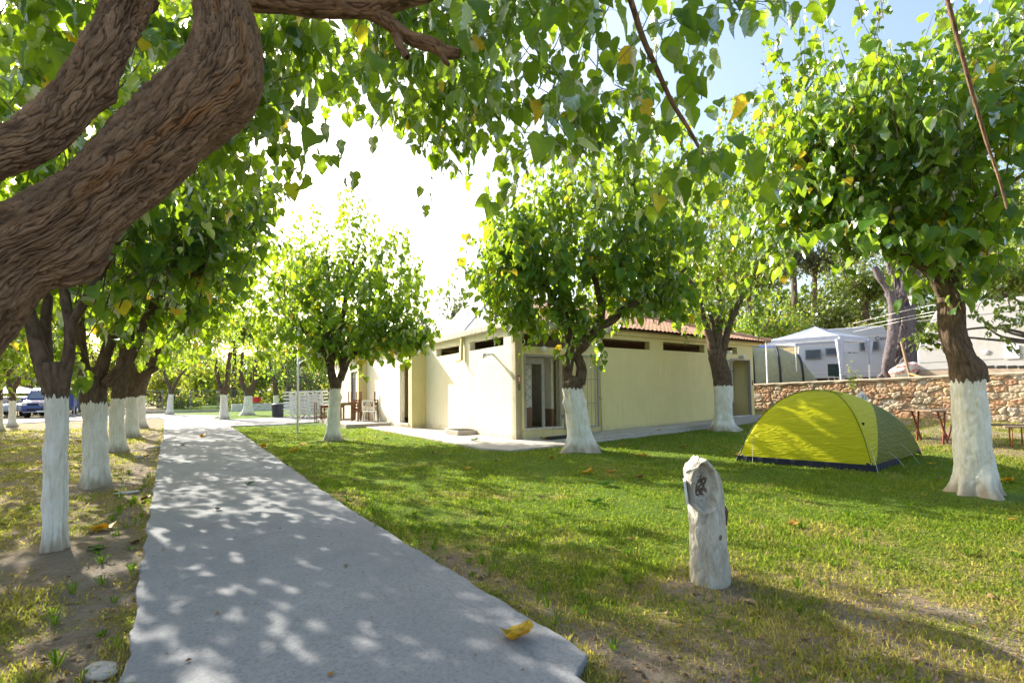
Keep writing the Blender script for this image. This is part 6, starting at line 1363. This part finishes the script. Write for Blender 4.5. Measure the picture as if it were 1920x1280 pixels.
def vehicle(lab, cat, px, py, Y, ang, colr, H=1.95, Wd=1.9, Ln=4.8, van=True):
    b = at(px, py, Y); b[2] = .03; r = thing('parked_' + cat, lab, cat, b, ang)
    body = simple(cat + '_paint', colr, .2, .6, var=.03); m = MB()
    # front faces -y; profile in (y,z)
    pf = [(0, .35), (-.05, .6), (0, .95), (.25, 1.08), (.62, 1.18), (1.35, 1.82), (1.7, H), (Ln - .25, H), (Ln, H - .5), (Ln, .35)] if van else [(0, .35), (-.04, .55), (.1, .8), (1.0, .95), (1.7, 1.4), (3.0, 1.45), (3.8, 1.0), (Ln, .95), (Ln, .35)]
    n = len(pf); ins = [0 if z < 1.1 else .10 * (z - 1.1) / .8 for y, z in pf]
    V = [(-Wd / 2 + i, y, z) for (y, z), i in zip(pf, ins)] + [(Wd / 2 - i, y, z) for (y, z), i in zip(pf, ins)]
    m.add(V, [tuple(range(n))[::-1], tuple(range(n, 2 * n))] + [(i, (i + 1) % n, n + (i + 1) % n, n + i) for i in range(n)]); m.build('body', body, r, bevel=.05)
    for x in (-Wd / 2 + .08, Wd / 2 - .08):
        for y in (.85, Ln - .9):
            w_ = MB().tube([(x - .11, y, .33), (x + .11, y, .33)], .33, 20).build('wheel', RUBBER, r, True); s = 1 if x > 0 else -1; MB().tube([(x + s * .111, y, .33), (x + s * .122, y, .33)], .2, 14).build('rim', WHITEM, w_, True)
    if van:
        a = np.array((.66, 1.24)); c = np.array((1.33, 1.80)); nn = np.array([-(c - a)[1], (c - a)[0]]); nn /= -np.linalg.norm(nn); nn = nn if nn[0] < 0 else -nn
        MB().add([(-.80, a[0] + nn[0] * .015, a[1] + nn[1] * -.0 + .012), (.80, a[0] + nn[0] * .015, a[1] + .012), (.74, c[0] + nn[0] * .015, c[1] + .02), (-.74, c[0] + nn[0] * .015, c[1] + .02)], [(0, 1, 2, 3)]).build('windscreen', simple('sky_glass', (.10, .13, .17), .06, .8), r)
        for s in (-1, 1): MB().box(s * .88 - .19 if s > 0 else -.93, s * .93 if s > 0 else -.69, -.03, .03, .80, .96).build('headlight', simple('headlamp_glass', (.6, .62, .62), .1, .6), r, bevel=.02)
        m = MB()
        for z in (.83, .90): m.box(-.62, .62, -.045, -.01, z - .02, z + .025)
        m.box(-.7, .7, -.075, -.04, .48, .60); m.build('grille', RUBBER, r)
        m = MB(); t = np.linspace(0, 2 * math.pi, 25); m.tube([(.11 * math.cos(q), -.06, .885 + .11 * math.sin(q)) for q in t], .012, 6)
        for a_, c_ in (((-.05, .975), (0, .90)), ((0, .90), (.05, .975)), ((-.08, .93), (-.04, .80)), ((-.04, .80), (0, .885)), ((0, .885), (.04, .80)), ((.04, .80), (.08, .93))): m.bar((a_[0], -.065, a_[1]), (c_[0], -.065, c_[1]), .014)
        m.build('emblem', WHITEM, r)
        pt_ = MB().box(-.26, .26, -.085, -.076, .36, .47).build('number_plate', WHITE, r); m = MB()
        m.box(-.25, -.21, -.09, -.0855, .37, .46); m.build('plate_band', simple('plate_blue', (.02, .05, .3), .4), pt_)
        MB().box(-.85, .85, -.07, -.02, .36, .385).build('bumper_trim', WHITEM, r)
        for s in (-1, 1): m = MB(); m.box(min(s * .95, s * 1.17), max(s * .95, s * 1.17), .8, .95, 1.12, 1.32); m.build('mirror', body, r, bevel=.03)
        m = MB(); 
        for s in (-1, 1): m.bar((s * .75, 1.8, H + .06), (s * .75, Ln - .4, H + .06), .04)
        m.build('roof_rail', WHITEM, r)
        for s in (-1, 1):
            m = MB(); x = s * (Wd / 2 - .02)
            for y0, y1 in ((1.25, 2.1), (2.2, 3.3), (3.4, 4.5)): m.add([(x, y0, 1.2), (x, y1, 1.2), (x - s * .055, y1, 1.75), (x - s * .055, y0 + (.35 if y0 < 1.3 else 0), 1.75)], [(0, 1, 2, 3)])
            m.build('side_window', GLASSD, r)
    else:
        MB().add([(-.7, 1.02, 1.02), (.7, 1.02, 1.02), (.6, 1.62, 1.37), (-.6, 1.62, 1.37)], [(0, 1, 2, 3)]).build('windscreen', GLASSD, r)
vehicle('dark blue van facing the camera with a round front emblem', 'van', 77, 785, 30.5, R(32), (.015, .04, .20))
vehicle('pale car partly hidden behind the far left trunks', 'car', 4, 785, 33, R(30), (.45, .50, .58), 1.45, 1.75, 4.2, False)
def awning():
    Y = 33; b = at(22, 785, Y); b[2] = 0; r = thing('awning', 'white awning roof left of the blue van', 'awning', b); z = at(22, 737, Y)[2]; zt = at(22, 724, Y)[2]; hw = 44 * Y / FPX
    V = [(-hw, -1.2, z), (hw, -1.2, z), (hw, 1.2, z), (-hw, 1.2, z), (-hw * .35, 0, zt), (hw * .25, 0, zt)]; MB().add(V, [(0, 1, 5, 4), (1, 2, 5), (2, 3, 4, 5), (3, 0, 4)]).build('canopy', GAZ, r)
    for x in (-hw, hw):
        for y in (-1.2, 1.2): MB().tube([(x, y, 0), (x, y, z)], .025, 6).build('leg', METALG, r)
awning()
nb = thing('notice_board', 'dark blue board on a thin post behind the nearest left tree', 'sign', gp(138, 783)); b = gp(138, 783); z0 = at(138, 762, b[1])[2]; z1 = at(138, 738, b[1])[2]; MB().box(-.28, .02, -.03, .03, z0, z1).build('panel', simple('blue_panel', (.02, .05, .16), .5), nb); MB().box(.02, .16, -.05, .05, z0, z1).build('side_panel', simple('mauve_panel', (.2, .17, .3), .5), nb); MB().tube([(.03, 0, -.1), (.03, 0, z0)], .03, 8).build('post', METALG, nb)

# white pole
b = gp(558, 811); po = thing('lamp_pole', 'slim white pole on the lawn beside the spiky mulberry', 'pole', b); zt = at(560, 652, b[1])[2]
MB().tube([(0, 0, -.1), (.0, 0, zt)], .032, 14).build('shaft', WHITEM, po, True); MB().tube([(0, 0, 0), (0, 0, .02)], .09, 14).build('base_plate', METALG, po)
# bin
b = gp(521, 783); bn = thing('waste_bin', 'dark ribbed waste bin with lid left of the loungers', 'bin', (b[0], b[1], .035)); hb = at(521, 757, b[1])[2]
n = 40; V = []; zs = [(.0, .25), (.03, .28), (hb * .5, .31), (hb * .88, .325)]
for z, r_ in zs: V += [((r_ + .008 * math.cos(j * math.pi)) * np.array([math.cos(j / n * 6.2832), math.sin(j / n * 6.2832), 0]) + [0, 0, z]) for j in range(n)]
mesh_np('body', [(np.array(V), grid_faces(4, n, True))], BINM, bn, smooth=False); MB().tube([(0, 0, hb * .88), (0, 0, hb * .93), (0, 0, hb * .99), (0, 0, hb)], [.345, .345, .2, .02], 24).build('lid', BINM, bn, True); MB().tube([(-.07, 0, hb * .98), (-.05, 0, hb + .04), (.05, 0, hb + .04), (.07, 0, hb * .98)], .012, 6).build('handle', BINM, bn)

# stacked loungers
GS = 'white sun loungers stacked beside the bin'
def lounger():
    b = gp(568, 784); ang = R(-3); r = thing('sun_lounger', 'white plastic sun lounger at the bottom of the stack', 'lounger', (b[0], b[1], .035), ang, GS)
    prof = [(-1.0, .30), (-.62, .30), (-.42, .02), (-.12, .02), (.02, .30), (.42, .30), (.60, .02), (.84, .02), (1.02, .32), (1.35, .34)]
    prof = [(x * .95, z) for x, z in prof]
    for y in (-.30, .30):
        m = MB()
        for (x0, z0), (x1, z1) in zip(prof[:-1], prof[1:]): m.bar((x0, y, z0), (x1 + .012 * np.sign(z1 - z0) + .001, y, z1), .04, .075)
        m.bar((-.95, y, .33), (1.28, y, .36), .035, .04); m.build('side_frame', WHITE, r)
    m = MB()
    for k in range(22): x = -.92 + k * .1; m.box(x, x + .075, -.279, .279, .30 + .012 * k / 10, .312 + .012 * k / 10)
    m.box(-.93, 1.26, -.03, .03, .285, .299)
    m.build('slats', WHITE, r); return r
l0 = lounger(); nm = ['second', 'third', 'fourth', 'fifth', 'sixth']
for k in range(6): copy_tree(l0, 'white plastic sun lounger, %s from the bottom of the stack' % nm[k] if k < 5 else 'white plastic sun lounger on top of the stack', (l0.location[0] + random.uniform(-.03, .03), l0.location[1], .035 + .185 * (k + 1)), l0.rotation_euler[2] + random.uniform(-.01, .01))

# tables and chairs piled by the wing
def wtable(lab, px, py, z, w_, d, h, mat, up=True, rz=BANG, rail=False):
    b = gp(px, py) if not isinstance(px, np.ndarray) else px
    r = thing('wooden_table', lab, 'table', (b[0], b[1], z), rz, 'wooden tables piled by the wall')
    t0 = h - .04 if up else 0; MB().box(-w_ / 2, w_ / 2, -d / 2, d / 2, t0, t0 + .04).build('tabletop', mat, r, bevel=.004)
    for x in (-1, 1):
        for y in (-1, 1): MB().box(x * (w_ / 2 - .06) - .03, x * (w_ / 2 - .06) + .03, y * (d / 2 - .06) - .03, y * (d / 2 - .06) + .03, 0 if up else .041, h - .041 if up else h).build('leg', mat, r)
    zr = h - .12 if up else .045
    for y in (-1, 1):
        MB().box(-w_ / 2 + .1, w_ / 2 - .1, y * (d / 2 - .06) - .012, y * (d / 2 - .06) + .012, zr, zr + .075).build('apron_rail', mat, r)
        if rail: MB().box(-w_ / 2 + .1, w_ / 2 - .1, y * (d / 2 - .06) - .02, y * (d / 2 - .06) + .02, .02, .07).build('bottom_rail', mat, r)
    return r
def wchair(lab, px, py, z, rz, mat, flip=False):
    b = gp(px, py) if not isinstance(px, np.ndarray) else px; r = thing('wooden_chair', lab, 'chair', (b[0], b[1], z), rz, 'wooden chairs piled by the wall')
    if flip: r.rotation_euler = (R(180), 0, rz); r.location[2] = z + .46
    MB().box(-.2, .2, -.2, .2, .43, .46).build('seat', mat, r)
    for x in (-.18, .18):
        MB().box(x - .018, x + .018, -.19, -.155, 0, .429).build('leg', mat, r); MB().box(x - .018, x + .018, .155, .19, 0, .429).build('leg', mat, r)
    m = MB(); m.box(-.2, -.165, .165, .2, .461, .9); m.box(.165, .2, .165, .2, .461, .9)
    for z_ in (.6, .72, .84): m.box(-.165, .165, .175, .192, z_, z_ + .05)
    m.build('backrest', mat, r); return r
def fp(px, Y, z): q = at(px, 700, Y); q[2] = z; return q
wtable('brown wooden table with dark legs half hidden behind the mulberry trunk', fp(624, 21.6, .04), 0, .04, 1.0, .6, .76, WOODR, rz=R(5))
tag(slab('patio_slab', [bw(*q) for q in ((-2.35, 7.9), (-2.35, 13.5), (-.6, 13.5), (-.6, 7.9))][::-1], .15, -.1, CONC2), kind='structure')
FZ = .152
wtable('weathered wooden table with bottom rails right of the mulberry trunk', fp(653, 20.4, FZ), 0, FZ, .62, .6, .78, WOODG, rz=R(8), rail=True)
wtable('grey wooden table holding the upturned table by the wall', fp(689, 20.2, FZ), 0, FZ, .80, .6, .74, WOODG, rz=R(6))
wtable('wooden table turned upside down on top of another table', fp(690, 20.2, FZ), 0, FZ + .745, .76, .55, .50, WOODG, up=False, rz=R(9))
wchair('reddish wooden chair between the weathered tables', fp(668, 20.0, FZ), 0, FZ, R(200), WOODR); wchair('reddish wooden chair leaning under the right table', fp(675, 20.8, FZ), 0, FZ, R(170), WOODR); wchair('reddish wooden chair behind the white plastic chair', fp(700, 19.8, FZ), 0, FZ, R(20), WOODR); wchair('dark wooden chair left of the brown table', fp(600, 21.5, .04), 0, .04, R(100), WOODG)
wchair('wooden chair turned over on the tables', fp(664, 20.4, FZ), 0, FZ + .785, R(40), WOODR, True)
bx = thing('fruit_crate', 'small orange wooden crate on the upturned table', 'crate', fp(688, 20.1, FZ + .79)); m = MB(); m.box(-.16, .16, -.11, .11, 0, .02); m.box(-.16, .16, -.11, -.095, .021, .09); m.box(-.16, .16, .095, .11, .021, .09); m.box(-.16, -.145, -.094, .094, .021, .09); m.box(.145, .16, -.094, .094, .021, .09); m.build('slats', simple('orange_crate_wood', (.45, .22, .06), .7), bx)
def pchair():
    b = fp(693, 19.3, FZ); r = thing('plastic_chair', 'white plastic garden chair with lattice back by the tables', 'chair', b, R(185)); 
    MB().box(-.24, .24, -.24, .22, .40, .43).build('seat', WHITE, r, bevel=.01)
    for x, y, tx, ty in ((-.22, -.22, -.27, -.28), (.22, -.22, .27, -.28), (-.2, .2, -.25, .28), (.2, .2, .25, .28)): MB().bar((tx, ty, 0), (x, y, .41), .04).build('leg', WHITE, r)
    m = MB()
    for x in (-.23, .23): m.bar((x, .22, .43), (x * .95, .32, .86), .045)
    m.bar((-.22, .325, .86), (.22, .325, .86), .035, .07); m.bar((-.22, .235, .50), (.22, .235, .50), .03, .03)
    for k in range(-3, 6): 
        x0 = -.2 + k * .08
        for s in (1, -1):
            a_ = np.array([s * x0, .24, .51]); c_ = np.array([s * (x0 + .22), .315, .84]); 
            if abs(c_[0]) <= .22 and abs(a_[0]) <= .22: m.bar(a_, c_, .018, .014)
    m.build('backrest', WHITE, r)
    for s in (-1, 1): MB().bar((s * .25, -.18, .62), (s * .235, .26, .64), .045, .025).build('armrest', WHITE, r); 
pchair()
jk = thing('rubble_heap', 'small heap of sticks and scrap beside the lounger stack', 'scrap heap', (*gp(602, 787)[:2], .035)); m = MB()
for k in range(16): a_ = RNG.normal(size=3) * [.35, .25, .04] + [0, 0, .12]; m.bar(a_, a_ + RNG.normal(size=3) * [.4, .3, .12], .04)
m.build('sticks', WOODG, jk)

# ------------------------------------------------------------------ fallen leaves
def ymat(name, col, tr):
    m, n, o = newmat(name); v = coords(n, 'Object'); c = mix(n, ramp(n, noise(n, v, 24, 5, .7), [(.42, (0, 0, 0)), (.62, (1, 1, 1))]), col, tuple(q * .45 for q in col))
    p = prin(n, None, c, .5, .3, 0, bump(n, noise(n, v, 18, 3), .6, .01)); t = nd(n, 'ShaderNodeBsdfTranslucent'); setc(t, 0, tr); x = nd(n, 'ShaderNodeMixShader'); x.inputs[0].default_value = .35; n.links.new(p.outputs[0], x.inputs[1]); n.links.new(t.outputs[0], x.inputs[2]); n.links.new(x.outputs[0], o.inputs[0]); return m
FY = ymat('yellow_leaf', (.72, .50, .03), (.8, .5, .02)); FO = ymat('orange_leaf', (.50, .30, .05), (.5, .25, .03)); FG = ymat('green_fallen_leaf', (.10, .20, .02), (.2, .4, .03)); FB = ymat('brown_leaf', (.20, .11, .045), (.2, .1, .03))
def fmesh(seed, curl):
    V, F = LT['near']; V = V.copy(); rg = np.random.default_rng(seed); V[:, 1] -= .5; x, y = V[:, 0], V[:, 1]
    V[:, 2] = curl * (1.3 * x ** 2 + .9 * y ** 2) + .10 * np.sin(x * 9 + seed) * np.cos(y * 7 + seed) + .06 * np.abs(x)
    V[:, 2] -= V[:, 2].min(); return V, F
def fleaf(px, py, size, rz, mat, seed, lab, z=None, curl=.8, group='fallen leaves on the lawn and path'):
    b = gp(px, py, z or 0.0)
    zz = (z if z is not None else float(G(b[0], b[1])) + .02)
    V, F = fmesh(seed, curl); size = size * (.78 if mat is FO or mat is FB else .92); o = mesh_np('fallen_leaf', [(V * size, F)], mat); o.location = (b[0], b[1], zz + .004); o.rotation_euler = (random.uniform(-.15, .15), random.uniform(-.1, .1), rz)
    s = o.modifiers.new('solidify', 'SOLIDIFY'); s.thickness = .0015
    tag(o, lab, 'leaf', group)
for a in ((964, 1196, .17, 1.2, FY, 3, 'large crumpled yellow leaf on the path near the slab corner', .047, 1.0), (1487, 990, .125, 2.0, FO, 5, 'curled orange leaf on the grass right of the stump', None, .8), (184, 997, .23, 1.5, FY, 7, 'broad yellow leaf on the soil right of the nearest left tree', None, .6),
          (178, 1037, .15, 1.4, FG, 8, 'greenish leaf below the broad yellow leaf', None, .5), (380, 819, .26, .8, FY, 9, 'yellow leaf clump far up the path', .05, 1.2), (343, 835, .16, .2, FG, 10, 'small dark leaf on the path near its left edge', .05, .8), (468, 908, .12, 1.6, FG, 11, 'small green leaf in the middle of the path', .047, .7),
          (408, 955, .09, .6, FB, 12, 'tiny brown leaf on the path', .047, .9), (494, 840, .24, 1.1, FY, 13, 'yellow leaf on the grass edge nearest the path end', None, .9), (548, 849, .22, 2.4, FY, 14, 'curled yellow leaf on the lawn between path and pole', None, 1.1), (567, 836, .22, 1.6, FY, 15, 'flat yellow leaf on the lawn left of the spiky mulberry', None, .5),
          (518, 849, .10, .3, FY, 16, 'tiny yellow leaf beside the curled yellow leaf', None, .5), (530, 866, .14, .3, FO, 17, 'ochre leaf on the lawn next to the path edge', None, .8), (547, 810, .12, .3, FB, 18, 'brown leaf on the lawn near the white pole', None, .8), (615, 832, .14, 1.3, FO, 19, 'orange leaf at the foot of the spiky mulberry', None, .8),
          (888, 826, .20, 1.9, FG, 20, 'bright green leaf on the apron by the sunlit wall', .042, .9), (724, 825, .17, 1.3, FG, 21, 'yellow green leaf on the sunny lawn by the apron', None, .8), (724, 814, .15, .7, FY, 22, 'pale yellow leaf at the edge of the apron', None, .5), (812, 851, .16, .7, FO, 23, 'orange leaf on the lawn in front of the apron', None, .8), (876, 882, .13, .9, FY, 24, 'small yellow leaf in the middle of the lawn', None, .8),
          (1034, 862, .15, .4, FO, 25, 'orange leaf left of the twisted mulberry', None, .9), (1099, 889, .20, 1.5, FY, 26, 'yellow leaf below the twisted mulberry', None, .7), (1146, 889, .18, 1.5, FO, 27, 'rusty leaf right of the yellow one on the lawn', None, .7), (1198, 898, .16, 1.6, FB, 28, 'brown leaf on the shaded lawn', None, .7), (1202, 857, .22, 1.7, FY, 29, 'yellow leaf in the strip of sun on the lawn', None, .6), (1166, 837, .2, 1.5, FO, 30, 'orange leaf by the walkway in front of the long wall', None, .7),
          (1135, 912, .20, 1.6, FG, 31, 'dark green leaf on the shaded lawn', None, .6), (1112, 945, .17, 1.6, FG, 32, 'darker green leaf nearer the camera on the lawn', None, .6), (1280, 840, .2, 1.4, FO, 33, 'rust leaf near the end of the walkway', None, .7), (1388, 857, .26, 1.2, FY, 34, 'yellow leaf touching the left corner of the tent', None, .9), (1882, 905, .16, .5, FY, 35, 'yellow leaf right of the big right tree foot', None, 1.0), (1745, 873, .12, .5, FY, 36, 'small yellow leaf between the tent and the big tree', None, .7), (1897, 979, .08, .5, FO, 37, 'tiny orange leaf near the right edge', None, .7),
          (150, 830, .22, .5, FO, 38, 'orange leaf on the ground left of the second tree', None, .8), (78, 872, .16, .5, FO, 39, 'orange leaf left of the nearest trunk', None, .8), (275, 858, .14, 1.5, FO, 40, 'rust leaf on the soil left of the path', None, .8), (270, 940, .14, 1.5, FB, 41, 'brown leaf on the soil strip beside the path', None, .9), (252, 1024, .12, 1.5, FB, 42, 'brown curled leaf by the path edge', None, .9), (1020, 822, .14, 1.2, FY, 43, 'small yellow leaf on the door mat', .1, .6), (1235, 807, .14, 1.2, FO, 44, 'small orange leaf on the walkway', .17, .6)):
    fleaf(*a)
# loose stones by the left edge of the path
def stones():
    rg = np.random.default_rng(8); lab = ['pale broken slab piece lying left of the path near the camera', 'pale block beside the path edge', 'pale stone on the soil left of the path', 'flat pale stone farther up beside the path', 'small grey stone at the foot of the nearest left tree', 'small pebble left of the nearest left tree', 'white pebble near the nearest left trunk']
    for k, (px, py, sx, sy) in enumerate(((186, 1262, .06, .10), (238, 925, .14, .05), (262, 858, .10, .07), (290, 840, .16, .10), (138, 1030, .03, .03), (60, 1052, .04, .03), (78, 1053, .03, .03))):
        b = gp(px, py); n, kk = 20, 10; V = []
        for i in range(kk):
            for j in range(n):
                t = j / n * 6.2832; ph = i / (kk - 1) * math.pi; q = 1 + .25 * float(perlin(math.cos(t) * 1.7 + k * 5, math.sin(t) * 1.7, math.cos(ph) * 1.5)); V.append((sx * math.sin(ph) ** .6 * math.cos(t) * q, (sy * 1.6 if k == 1 else sy) * math.sin(ph) ** .6 * math.sin(t) * q, min(sx, sy) * .35 * math.cos(ph) * q))
        o = mesh_np('stone', [(np.array(V), grid_faces(kk, n, True))], CONC2); o.location = (b[0], b[1], .012); o.rotation_euler = (0, 0, R(37) if k in (1,) else rg.random() * 3); tag(o, lab[k], 'stone', 'loose stones left of the path')
stones()
